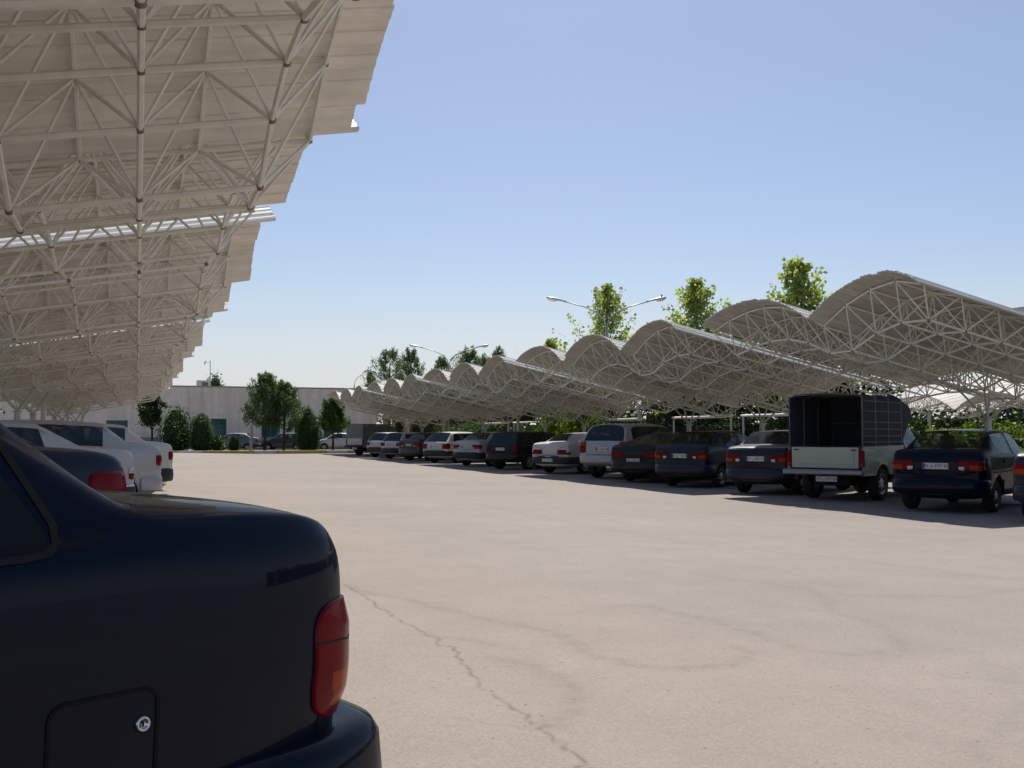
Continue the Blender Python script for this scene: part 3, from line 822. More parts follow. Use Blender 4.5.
def canopy_data(nv, slope, seed, rise=.62, z_crown=4.20,  depth=6.30, over=0.38):
    """local frame: x from the eave towards the back, y along the row, z up"""
    rn = random.Random(seed)
    n0, n1 = -1, 6*(nv-1)+3
    vz = lambda u: vault_z(u, nv, rise)
    Zf = lambda x, u: z_crown + vz(u) - slope*x
    roof = MB()
    per = 3
    nst = (n1-n0)*per
    us = [-NEAR + .118*j for j in range(0, 3)]
    us = [-NEAR, -NEAR+.177] + [SEG*(n0 + k/per) for k in range(nst+1)]
    nst = len(us)-1
    for k in range(nst):
        a, b = us[k], us[k+1]+0.03
        xa = rn.uniform(-.012, .012) + (0.07 if rn.random() < .08 else 0)
        xb = depth + rn.uniform(-.04, .04)
        la, lb = 0.024, 0.0
        if vz(us[k+1]) < vz(us[k]): la, lb = 0.0, 0.0
        za, zb = vz(us[k]), vz(us[k+1])
        # each sheet: trapezoid ribs along its edges, lapped over the next
        la, lb = (0.0, 0.016) if za > zb else (0.014, 0.0)
        if us[k] >= SEG*(n1-3)-.01: la, lb = 0.0, 0.016
        vs = []
        m = .05
        prof = [(a, za+la), (a+m, za+la-.006), ((a+b)/2-.02, (za+zb)/2+(la+lb)/2-.006), ((a+b)/2, (za+zb)/2+(la+lb)/2+.006), ((a+b)/2+.02, (za+zb)/2+(la+lb)/2-.006), (b-m, zb+lb-.006), (b, zb+lb)]
        nx = 2
        for i in range(nx+1):
            x = xa + (xb-xa)*i/nx
            for t in (0, .026):
                for (u, z) in prof: vs.append((x, u, z_crown + z + t + .045 - slope*x))
        q = len(prof); fs = []
        for i in range(nx):
            o0, o1 = i*2*q, (i+1)*2*q
            for j in range(q-1):
                fs.append((o0+j, o0+j+1, o1+j+1, o1+j)); fs.append((o0+q+j, o1+q+j, o1+q+j+1, o0+q+j+1))
            fs.append((o0, o1, o1+q, o0+q)); fs.append((o0+q-1, o0+2*q-1, o1+2*q-1, o1+q-1))
        for o0 in (0, nx*2*q):
            for j in range(q-1): fs.append((o0+j, o0+q+j, o0+q+j+1, o0+j+1))
        roof.add(vs, fs)
    NX = 7
    dx = (depth-over-.15)/NX
    xs = [over+dx*i for i in range(NX+1)]
    top = {(i, k): Vector((xs[i], SEG*k, Zf(xs[i], SEG*k))) for i in range(NX+1) for k in range(n0, n1+1)}
    bot = {}
    for i in range(NX):
        for k in range(n0, n1):
            x, u = xs[i]+dx/2, SEG*(k+.5)
            bot[(i, k)] = Vector((x, u, Zf(x, u)-.60))
    fr = MB()
    for (i, k), p in top.items():
        if (i+1, k) in top: fr.tube(p, top[(i+1, k)], .019, 6)
        if (i, k+1) in top: fr.tube(p, top[(i, k+1)], .019, 6)
    for (i, k), p in bot.items():
        if (i+1, k) in bot: fr.tube(p, bot[(i+1, k)], .022, 6)
        if (i, k+1) in bot: fr.tube(p, bot[(i, k+1)], .022, 6)
        for a in (0, 1):
            for c in (0, 1): fr.tube(p, top[(i+a, k+c)], .0145, 5)
    for p in list(bot.values()): fr.ball(p, .033, 1, n=8)
    for p in list(top.values()): fr.ball(p, .026, 1, n=6)
    for p in top.values():       # short pegs that carry the sheets
        fr.tube(p, p+Vector((0, 0, .045)), .018, 5)
    cols = []
    for k in ([2, 8, 13] if nv == 3 else [2, 8]):
        mb = MB()
        x, u = xs[5], SEG*(k+1)
        zt = Zf(x, u)-.95
        mb.tube((x, u, 0), (x, u, zt), .078, 14, cap=True)
        mb.rbox((x, u, .012), (.34, .34, .024), .006)
        mb.rbox((x, u, zt), (.22, .22, .03), .006)
        for (a, c) in ((4, k), (5, k), (4, k+1), (5, k+1)):
            mb.tube((x, u, zt), bot[(a, c)] if (a, c) in bot else bot[(a, k)], .024, 6)
        cols.append(mb)
    return roof, fr, cols

M_sheet_shaded = mat('sheet_shaded', (0.53, 0.52, 0.475), 0.5, 0.0, 0.35, var=0.10, vscale=2.2, isl=.06)  # same sheeting as the left row, right row's shade put into its colour
CAN = {}
def canopy(key, eave_x, y0, sign, label, group, z=0.0):
    """sign=+1: runs back towards +x (right row); -1: towards -x (left row), mirrored"""
    nv, slope = key[0], key[1]
    ck = (nv, slope, sign)
    if ck not in CAN:
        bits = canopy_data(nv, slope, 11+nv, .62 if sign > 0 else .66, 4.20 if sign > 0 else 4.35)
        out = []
        for mb, nm, m in ((bits[0], 'roof_sheeting', M_sheet if sign < 0 else M_sheet_shaded), (bits[1], 'space_frame', [M_frame, M_node])) + tuple((c, 'column', M_column) for c in bits[2]):
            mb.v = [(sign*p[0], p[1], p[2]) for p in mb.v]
            if sign < 0: mb.f = [tuple(reversed(f)) for f in mb.f]
            out.append((nm, mb.mesh(nm, m, False)))
        CAN[ck] = out
    root = empty('parking_canopy', (eave_x, y0, z), 0, label, 'canopy', group)
    for nm, me in CAN[ck]: link_mesh(nm, me, root)
    return root

# ------------------------------------------------------------------ vegetation
def quads_mesh(name, centres, normals, ups, w, h, m, bend=0.0):
    """many small leaves (diamond shaped) as one mesh"""
    n = len(centres)
    nrm = normals/np.maximum(1e-6, np.linalg.norm(normals, axis=1))[:, None]
    side = np.cross(nrm, ups); side /= np.maximum(1e-6, np.linalg.norm(side, axis=1))[:, None]
    up = np.cross(side, nrm)
    w = np.asarray(w).reshape(-1, 1); h = np.asarray(h).reshape(-1, 1)
    V = np.empty((n, 4, 3))
    V[:, 0] = centres - up*h*.5
    V[:, 1] = centres + side*w*.5 + nrm*w*.12
    V[:, 2] = centres + up*h*.5
    V[:, 3] = centres - side*w*.5 + nrm*w*.12
    me = bpy.data.meshes.new(name)
    me.vertices.add(n*4); me.vertices.foreach_set('co', V.reshape(-1))
    me.loops.add(n*4); me.loops.foreach_set('vertex_index', np.arange(n*4, dtype=np.int32))
    me.polygons.add(n); me.polygons.foreach_set('loop_start', np.arange(0, n*4, 4, dtype=np.int32))
    try: me.polygons.foreach_set('loop_total', np.full(n, 4, dtype=np.int32))
    except Exception: pass
    me.materials.append(m); me.update(calc_edges=True)
    return me

def rvec(g, n):
    v = g.normal(size=(n, 3)); return v/np.linalg.norm(v, axis=1)[:, None]

def leafy_tree(loc, h, crown_r, crown_z0, m, label, seed, leaf=.16, n=4200, group=None, name='leafy_tree', peak=1.0, clumps=46):
    g = np.random.default_rng(seed)
    root = empty(name, loc, 0, label, 'tree', group)
    t = MB(); zc = crown_z0; H = h
    lean = g.uniform(-.15, .15, 2)
    trunk = [(0, 0, 0), (lean[0]*.3, lean[1]*.3, zc*.6), (lean[0], lean[1], zc+(H-zc)*.35), (lean[0]*1.2, lean[1]*1.2, H*.93)]
    t.path(trunk, .05+h*.013, 8, r2=.02)
    C = []
    for i in range(clumps):
        f = (i+.5)/clumps
        z = zc + (H-zc)*(f**(.9 if peak < .6 else .78))
        prof = math.sin(math.pi*min(1, (f*.86+.14)))**.65 * (1-(.45 if peak < .6 else .66)*f*min(peak, 1.4))
        a = i*2.39996+g.uniform(-.4, .4)
        rr = crown_r*prof*g.uniform(.25, 1.22)
        lob = 1+.22*math.sin(2*a+seed)+.16*math.sin(3*a+z*1.7+seed*2)
        rr *= lob
        if peak >= .6 and f > .72: rr *= max(.12, (1-f)/.28)**.7
        p = Vector((lean[0]+rr*math.cos(a), lean[1]+rr*math.sin(a), z+g.uniform(-.35, .30)))
        C.append(p)
        b0 = Vector((lean[0]*f, lean[1]*f, max(zc*.7, z-rr*.8-.3)))
        t.path([b0, b0.lerp(p, .55)+Vector((0, 0, .06)), p], .028*(1-f*.5), 5, r2=.008)
    t.build('trunk', M_bark, root, True)
    per = n//clumps
    cs = []
    for p in C:
        s = crown_r*.26*g.uniform(.5, 1.3)
        d = g.normal(size=(per, 3))*np.array([s, s, s*.75])*.72
        cs.append(d+np.array(p))
    cs = np.concatenate(cs)
    nn = rvec(g, len(cs)); nn[:, 2] = np.abs(nn[:, 2])*.7+.15
    w = g.uniform(.6, 1.3, len(cs))*leaf
    me = quads_mesh('crown', cs, nn, rvec(g, len(cs)), w*.8, w*1.15, m)
    link_mesh('crown', me, root)
    return root

def plane_tree(loc, h, crown_r, crown_z0, m, label, seed, leaf=.15, n=6500, group=None, name='leafy_tree', branches=84):
    """young street tree: ascending branches set round a leader, leaves strung along each"""
    g = np.random.default_rng(seed)
    root = empty(name, loc, 0, label, 'tree', group)
    t = MB()
    t.path([(0, 0, 0), (.04, .03, h*.35), (.0, .06, h*.7), (.03, .02, h*.98)], .05+h*.012, 8, r2=.012)
    cs = []
    per = n//branches
    for i in range(branches):
        f = (i+g.uniform(0, 1))/branches
        z0 = crown_z0*.85 + (h*.97-crown_z0*.85)*f
        a = i*2.39996+g.uniform(-.5, .5)
        L = crown_r*(1.0-f)**.7*g.uniform(.4, 1.25)*1.25+.22
        el = R(g.uniform(28, 58)) + .35*f
        d = Vector((math.cos(a)*math.cos(el), math.sin(a)*math.cos(el), math.sin(el)))
        b = Vector((.02, .04, z0-L*.35)); mid = b+d*L*.55+Vector((0, 0, -.04*L)); e = b+d*L+Vector((0, 0, .10*L))
        t.path([b, mid, e], .020*(1-f*.6), 4, r2=.004)
        k = max(12, int(per*g.uniform(.55, 1.4)*(.5+.7*min(1, L/crown_r))))
        q = g.uniform(.22, 1.06, k)**.8
        P_ = np.where(q[:, None] < .55, np.array(b)+(np.array(mid)-np.array(b))*(q[:, None]/.55), np.array(mid)+(np.array(e)-np.array(mid))*((q[:, None]-.55)/.45))
        cs.append(P_+g.normal(size=(k, 3))*(.07+.13*L*(1.15-q[:, None])))
    t.build('trunk', M_bark, root, True)
    cs = np.concatenate(cs)
    nn = rvec(g, len(cs)); nn[:, 2] = np.abs(nn[:, 2])*.8+.1
    w = g.uniform(.5, 1.3, len(cs))*leaf
    link_mesh('crown', quads_mesh('crown', cs, nn, rvec(g, len(cs)), w*.85, w*1.1, m), root)
    return root

def pine_tree(loc, h, crown_r, crown_z0, m, label, seed, n=6500, group=None, tufts=95, spiky=1.0):
    g = np.random.default_rng(seed)
    root = empty('pine_tree', loc, 0, label, 'tree', group)
    t = MB()
    t.path([(0, 0, 0), (.03, .02, h*.4), (0, .03, h*.75), (.02, 0, h*.97)], .05+h*.012, 8, r2=.025)
    tips = []
    for i in range(tufts):
        f = (i+.5)/tufts
        z = crown_z0+(h-crown_z0)*f
        prof = min(1.0, (f/.16+.35)) * (1-f)**.62
        a = i*2.39996+g.uniform(-.5, .5)
        rr = crown_r*(prof*g.uniform(.45, 1.1)+.05)
        up = .35+.55*f*spiky
        p = Vector((rr*math.cos(a), rr*math.sin(a), z+rr*up*.35+g.uniform(-.15, .25)))
        b = Vector((0, 0, z-rr*.2))
        t.path([b, b.lerp(p, .6)-Vector((0, 0, .05*rr)), p], .022*(1-f*.6), 4, r2=.008)
        tips.append((p, (p-b).normalized(), rr))
    t.build('trunk', M_bark, root, True)
    per = n//tufts
    cs, ax = [], []
    for p, d, rr in tips:
        d = (np.array(d)*.6+np.array([0, 0, .65]))
        L = np.array(p)
        s = .16+.16*rr
        k = g.uniform(-1.0, 1.15, (per, 1))
        pos = L + d*k*s*1.1 + g.normal(size=(per, 3))*s*.42*(1.25-np.abs(k)*.55)
        cs.append(pos); ax.append(np.tile(d, (per, 1))+g.normal(size=(per, 3))*.75)
    cs, ax = np.concatenate(cs), np.concatenate(ax)
    nn = np.cross(ax, rvec(g, len(cs)))
    w = g.uniform(.7, 1.3, len(cs))
    me = quads_mesh('crown', cs, nn, ax, w*.055, w*.34, m)
    link_mesh('crown', me, root)
    return root

def bush(loc, profile, m, label, seed, n=3800, leaf=.07, group=None, name='clipped_bush', cat='bush', core=True, rough=.06, squash=1.0, stem=0.0):
    """dense shrub: profile is a list of (radius, height)"""
    g = np.random.default_rng(seed)
    root = empty(name, loc, 0, label, cat, group)
    hs = np.array([p[1] for p in profile]); rs = np.array([p[0] for p in profile])
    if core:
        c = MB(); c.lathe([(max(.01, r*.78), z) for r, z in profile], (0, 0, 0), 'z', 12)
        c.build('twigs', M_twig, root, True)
    st = MB(); st.path([(0, 0, 0), (0.01, 0, hs[0]+(hs[-1]-hs[0])*.5)], .05, 6, r2=.02); st.build('stem', M_bark, root, True)
    # area-weighted heights
    zz = np.interp(g.random(n), np.cumsum(np.r_[0, (rs[1:]+rs[:-1])*np.hypot(np.diff(rs), np.diff(hs))])/np.sum((rs[1:]+rs[:-1])*np.hypot(np.diff(rs), np.diff(hs))), hs)
    a = g.uniform(0, 2*math.pi, n)
    lump = 1+.10*np.sin(a*3+zz*2.3+seed)+.07*np.sin(a*7-zz*5+seed*2)
    r = np.interp(zz, hs, rs)*lump*(1-np.abs(g.normal(size=n))*.10)+g.normal(size=n)*rough
    cs = np.stack([r*np.cos(a), r*np.sin(a)*squash, zz+g.normal(size=n)*rough], 1)
    nn = np.stack([np.cos(a), np.sin(a), .4+0*a], 1)+g.normal(size=(n, 3))*.55
    up = np.stack([.3*np.cos(a), .3*np.sin(a), 1+0*a], 1)+g.normal(size=(n, 3))*.35
    w = g.uniform(.6, 1.35, n)*leaf
    link_mesh('foliage', quads_mesh('foliage', cs, nn, up, w*.7, w*1.5, m), root)
    return root

def hedge_block(loc, size, m, label, seed, n=4500, leaf=.11, group=None, name='hedge', rz=0.0):
    g = np.random.default_rng(seed)
    root = empty(name, loc, rz, label, 'hedge', group)
    lx, ly, lz = size
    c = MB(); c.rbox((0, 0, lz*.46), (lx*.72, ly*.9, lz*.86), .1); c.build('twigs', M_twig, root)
    p = g.uniform(-1, 1, (n, 3)); f = g.integers(0, 5, n)
    for k, (ax, sg) in enumerate(((0, -1), (0, 1), (2, 1), (0, -1), (1, -1))):
        q = f == k; p[q, ax] = sg
    lump = .12*np.sin(p[:, 1]*ly*2.1+seed)+.10*np.sin(p[:, 1]*ly*.8+seed*3)
    cs = p*np.array([lx/2, ly/2, lz/2])+np.array([0, 0, lz/2])
    cs[:, 2] *= 1+lump*.8
    cs += g.normal(size=(n, 3))*.10
    cs[:, 2] = np.maximum(cs[:, 2], .03)
    nn = rvec(g, n); w = g.uniform(.6, 1.3, n)*leaf
    link_mesh('foliage', quads_mesh('foliage', cs, nn, rvec(g, n), w*.8, w*1.3, m), root)
    return root

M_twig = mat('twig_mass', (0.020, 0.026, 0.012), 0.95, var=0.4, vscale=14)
M_leaf_plane = leaf_mat('leaf_plane', ((.15, .19, .06), (.31, .36, .12), (.48, .52, .22)), .55, tcol=(1.3, 1.35, .7))
M_leaf_dark = leaf_mat('leaf_dark', ((.009, .022, .006), (.019, .042, .010), (.042, .075, .017)), .20)
M_leaf_mid = leaf_mat('leaf_mid', ((.016, .038, .009), (.036, .074, .015), (.078, .128, .027)), .28)
M_leaf_lime = leaf_mat('leaf_lime', ((.035, .065, .008), (.085, .135, .014), (.18, .235, .028)), .34)
M_needle = leaf_mat('pine_needle', ((.030, .058, .026), (.070, .115, .050), (.13, .18, .075)), .28)
M_cypress = leaf_mat('cypress_scale', ((.016, .044, .010), (.040, .090, .018), (.095, .165, .030)), .28)

# ------------------------------------------------------------------ ground
def gz(X):
    t = min(max((X-1)/8, 0), 1)
    return .12*(1-t*t*(3-2*t))

def build_ground():
    xs = np.concatenate([[-400, -200, -100, -50, -30, -20, -12, -8, -5, -3], np.arange(-1.5, 0.6, .15), np.arange(.6, 1.42, .035), np.arange(1.42, 1.86, .011), np.arange(1.86, 9.0, .035), np.arange(9.0, 14, .25), [15, 17, 20, 25, 30, 40, 60, 100, 200, 400]])
    ys = np.concatenate([[-60, -30, -15, -8, -4, -2, 0, 1.0, 1.8], np.arange(2.2, 10.5, .035), np.arange(10.5, 20, .25), np.arange(20, 75, 2.5), [80, 100, 130, 180, 260, 400, 700]])
    nx, ny = len(xs), len(ys)
    X, Y = np.meshgrid(xs, ys)
    t = np.clip((X-1)/8, 0, 1); Z = .12*(1-t*t*(3-2*t))
    V = np.stack([X, Y, Z], -1).reshape(-1, 3)
    i = np.arange(nx-1); j = np.arange(ny-1)
    I, J = np.meshgrid(i, j)
    a = (J*nx+I).reshape(-1)
    F = np.stack([a, a+1, a+nx+1, a+nx], 1)
    me = bpy.data.meshes.new('ground')
    me.vertices.add(len(V)); me.vertices.foreach_set('co', V.reshape(-1))
    me.loops.add(F.size); me.loops.foreach_set('vertex_index', F.reshape(-1).astype(np.int32))
    me.polygons.add(len(F)); me.polygons.foreach_set('loop_start', np.arange(0, F.size, 4, dtype=np.int32))
    try: me.polygons.foreach_set('loop_total', np.full(len(F), 4, dtype=np.int32))
    except Exception: pass
    me.update(calc_edges=True)
    g = np.random.default_rng(3)
    def dist(poly, jitter=0.0):
        d = np.full(len(V), 9.0)
        pts = np.array(poly, float)
        # refine with a little wobble, as cracks have
        out = [pts[0]]
        for k in range(len(pts)-1):
            for s in range(1, 9):
                p = pts[k]+(pts[k+1]-pts[k])*s/8
                if s < 8 and jitter: p = p+g.normal(size=2)*jitter
                out.append(p)
        pts = np.array(out)
        lo, hi = pts.min(0)-1, pts.max(0)+1
        q = np.where((V[:, 0] > lo[0]) & (V[:, 0] < hi[0]) & (V[:, 1] > lo[1]) & (V[:, 1] < hi[1]))[0]
        P2 = V[q, :2]; dd = np.full(len(q), 9.0)
        for k in range(len(pts)-1):
            a_, b_ = pts[k], pts[k+1]; ab = b_-a_
            tt = np.clip(((P2-a_) @ ab)/max(1e-9, ab @ ab), 0, 1)
            dd = np.minimum(dd, np.linalg.norm(P2-(a_+tt[:, None]*ab), axis=1))
        d[q] = dd
        return d
    crack = [(1.57, 8.97), (1.62, 8.23), (1.65, 7.22), (1.65, 6.77), (1.73, 6.07), (1.69, 5.5), (1.6, 4.92), (1.61, 4.58), (1.61, 4.25), (1.61, 3.91), (1.6, 3.57), (1.55, 3.2)]
    st = [([(1.62, 8.5), (1.72, 7.98), (1.94, 7.6), (2.04, 7.19), (2.19, 6.72), (2.39, 6.32), (2.47, 5.85), (2.42, 5.46), (2.51, 5.17), (2.62, 4.98), (2.84, 4.94), (3.08, 4.98), (3.31, 5.16), (3.35, 5.36)], .045, .8),
          ([(3.35, 6.94), (3.52, 6.9), (3.6, 6.52), (3.68, 6.25), (3.71, 5.94), (3.67, 5.53), (3.66, 5.21), (3.86, 5.02), (4.08, 5.02)], .06, .75),
          ([(1.68, 6.28), (1.81, 6.14), (1.97, 5.87), (2.05, 5.72)], .035, .7),
          ([(1.9, 5.48), (1.96, 5.33), (2.01, 5.09), (2.04, 4.85), (1.93, 4.51), (1.81, 4.28), (1.64, 4.09)], .05, .7),
          ([(5.35, 7.6), (5.1, 6.86), (4.74, 6.35), (4.73, 5.93), (4.48, 5.33), (4.18, 4.94), (3.94, 4.86)], .055, .55),
          ([(4.86, 8.43), (5.27, 7.49), (5.44, 7.05), (6.29, 6.76), (7.13, 6.97)], .06, .5),
          ([(5.98, 18.38), (6.1, 14.8), (6.31, 10.95), (7.23, 9.2), (7.37, 7.92), (7.66, 7.49)], .08, .4),
          ([(2.91, 3.15), (3.41, 3.46), (4.03, 3.9)], .05, .45)]
    stain = np.zeros(len(V))
    for poly, w, s in st:
        d = dist(poly, .02)
        stain = np.maximum(stain, s*np.exp(-(d/w)**2)+s*.25*np.exp(-(d/(w*3.5))**2))
    # shallow damp-mark field between the two long tide lines
    ck = np.exp(-(dist(crack, .018)/.011)**2)
    at = me.attributes.new('stain', 'FLOAT', 'POINT'); at.data.foreach_set('value', stain.astype(np.float32))
    at = me.attributes.new('crack', 'FLOAT', 'POINT'); at.data.foreach_set('value', ck.astype(np.float32))
    # material
    m = bpy.data.materials.new('old_asphalt'); m.use_nodes = True
    nt = m.node_tree; b = nt.nodes['Principled BSDF']; L = nt.links.new
    b.inputs['Roughness'].default_value = .9; b.inputs['Specular IOR Level'].default_value = .25
    tc = N(nt, 'ShaderNodeTexCoord')
    def noise(scale, detail=4, rough=.6, off=0):
        mp = N(nt, 'ShaderNodeMapping'); mp.inputs['Location'].default_value = (off, off*1.7, 0)
        L(tc.outputs['Object'], mp.inputs[0])
        n = N(nt, 'ShaderNodeTexNoise'); n.inputs['Scale'].default_value = scale; n.inputs['Detail'].default_value = detail; n.inputs['Roughness'].default_value = rough
        L(mp.outputs[0], n.inputs['Vector']); return n
    def rng(src, a, c, d, e):
        r = N(nt, 'ShaderNodeMapRange'); r.inputs['From Min'].default_value = a; r.inputs['From Max'].default_value = c; r.inputs['To Min'].default_value = d; r.inputs['To Max'].default_value = e
        L(src, r.inputs['Value']); return r.outputs['Result']
    big = noise(.22, 5, .6); mid = noise(1.7, 6, .62, 3); fine = noise(95, 2, .5, 5); grit = N(nt, 'ShaderNodeTexVoronoi'); grit.inputs['Scale'].default_value = 70
    L(tc.outputs['Object'], grit.inputs['Vector'])
    cr = N(nt, 'ShaderNodeMix', data_type='RGBA')
    cr.inputs[6].default_value = (.232, .200, .172, 1); cr.inputs[7].default_value = (.308, .266, .230, 1)
    mixf = N(nt, 'ShaderNodeMath', operation='ADD'); L(rng(big.outputs['Fac'], .3, .7, 0, .62), mixf.inputs[0]); L(rng(mid.outputs['Fac'], .3, .7, 0, .38), mixf.inputs[1])
    L(mixf.outputs[0], cr.inputs[0])
    # grit speckle
    sp = N(nt, 'ShaderNodeMix', data_type='RGBA', blend_type='MULTIPLY'); sp.inputs[0].default_value = 1
    gv = N(nt, 'ShaderNodeMath', operation='MULTIPLY'); L(rng(fine.outputs['Fac'], .3, .7, .87, 1.09), gv.inputs[0]); L(rng(grit.outputs['Color'], 0, 1, .91, 1.07), gv.inputs[1])
    cc = N(nt, 'ShaderNodeCombineColor'); [L(gv.outputs[0], cc.inputs[k]) for k in range(3)]
    L(cr.outputs[2], sp.inputs[6]); L(cc.outputs[0], sp.inputs[7])
    # dark pebbles
    vo = N(nt, 'ShaderNodeTexVoronoi'); vo.inputs['Scale'].default_value = 16; L(tc.outputs['Object'], vo.inputs['Vector'])
    vr = N(nt, 'ShaderNodeSeparateColor'); L(vo.outputs['Color'], vr.inputs[0])
    pb = N(nt, 'ShaderNodeMath', operation='MULTIPLY'); L(rng(vo.outputs['Distance'], .10, .16, 1, 0), pb.inputs[0]); L(rng(vr.outputs[0], .86, .9, 0, .55), pb.inputs[1])
    # stain and crack attributes
    sa = N(nt, 'ShaderNodeAttribute', attribute_name='stain'); ca = N(nt, 'ShaderNodeAttribute', attribute_name='crack')
    n6 = noise(9, 5, .7, 9)
    sm = N(nt, 'ShaderNodeMath', operation='MULTIPLY'); L(sa.outputs['Fac'], sm.inputs[0]); L(rng(n6.outputs['Fac'], .3, .7, .08, .50), sm.inputs[1])
    mA = N(nt, 'ShaderNodeMix', data_type='RGBA'); mA.inputs[7].default_value = (.15, .127, .102, 1)
    L(sm.outputs[0], mA.inputs[0]); L(sp.outputs[2], mA.inputs[6])
    # extra fine tide lines everywhere, made by distorted noise bands
    n7 = noise(.55, 3, .5, 21); w1 = N(nt, 'ShaderNodeMath', operation='PINGPONG'); w1.inputs[1].default_value = .09; L(n7.outputs['Fac'], w1.inputs[0])
    tl = N(nt, 'ShaderNodeMath', operation='MULTIPLY'); L(rng(w1.outputs[0], 0, .008, .22, 0), tl.inputs[0]); L(rng(big.outputs['Fac'], .42, .6, 0, 1), tl.inputs[1])
    mB = N(nt, 'ShaderNodeMix', data_type='RGBA'); mB.inputs[7].default_value = (.15, .127, .102, 1); L(tl.outputs[0], mB.inputs[0]); L(mA.outputs[2], mB.inputs[6])
    mC = N(nt, 'ShaderNodeMix', data_type='RGBA'); mC.inputs[7].default_value = (.075, .06, .05, 1)
    cm = N(nt, 'ShaderNodeMath', operation='MULTIPLY'); L(ca.outputs['Fac'], cm.inputs[0]); L(rng(n6.outputs['Fac'], .32, .6, .05, .62), cm.inputs[1])
    L(cm.outputs[0], mC.inputs[0]); L(mB.outputs[2], mC.inputs[6])
    mD = N(nt, 'ShaderNodeMix', data_type='RGBA'); mD.inputs[7].default_value = (.06, .055, .05, 1); L(pb.outputs[0], mD.inputs[0]); L(mC.outputs[2], mD.inputs[6])
    # oil drips where the cars stand
    L(mD.outputs[2], b.inputs['Base Color'])
    bp = N(nt, 'ShaderNodeBump'); bp.inputs['Strength'].default_value = .55; bp.inputs['Distance'].default_value = .006
    L(fine.outputs['Fac'], bp.inputs['Height'])
    b2 = N(nt, 'ShaderNodeBump'); b2.inputs['Strength'].default_value = .3; b2.inputs['Distance'].default_value = .05
    L(mid.outputs['Fac'], b2.inputs['Height']); L(bp.outputs['Normal'], b2.inputs['Normal']); L(b2.outputs['Normal'], b.inputs['Normal'])
    me.materials.append(m)
    me.polygons.foreach_set('use_smooth', [True]*len(me.polygons))
    return tag(link_mesh('ground', me), 'sun-bleached old asphalt of the car park with cracks', 'ground', kind='structure')
M_bumpersteel = mat('bumper_steel', (0.24, 0.24, 0.27), 0.38, 0.8, var=.15)
M_rack = mat('rack_steel', (0.17, 0.17, 0.175), 0.5, 0.4, var=.2)
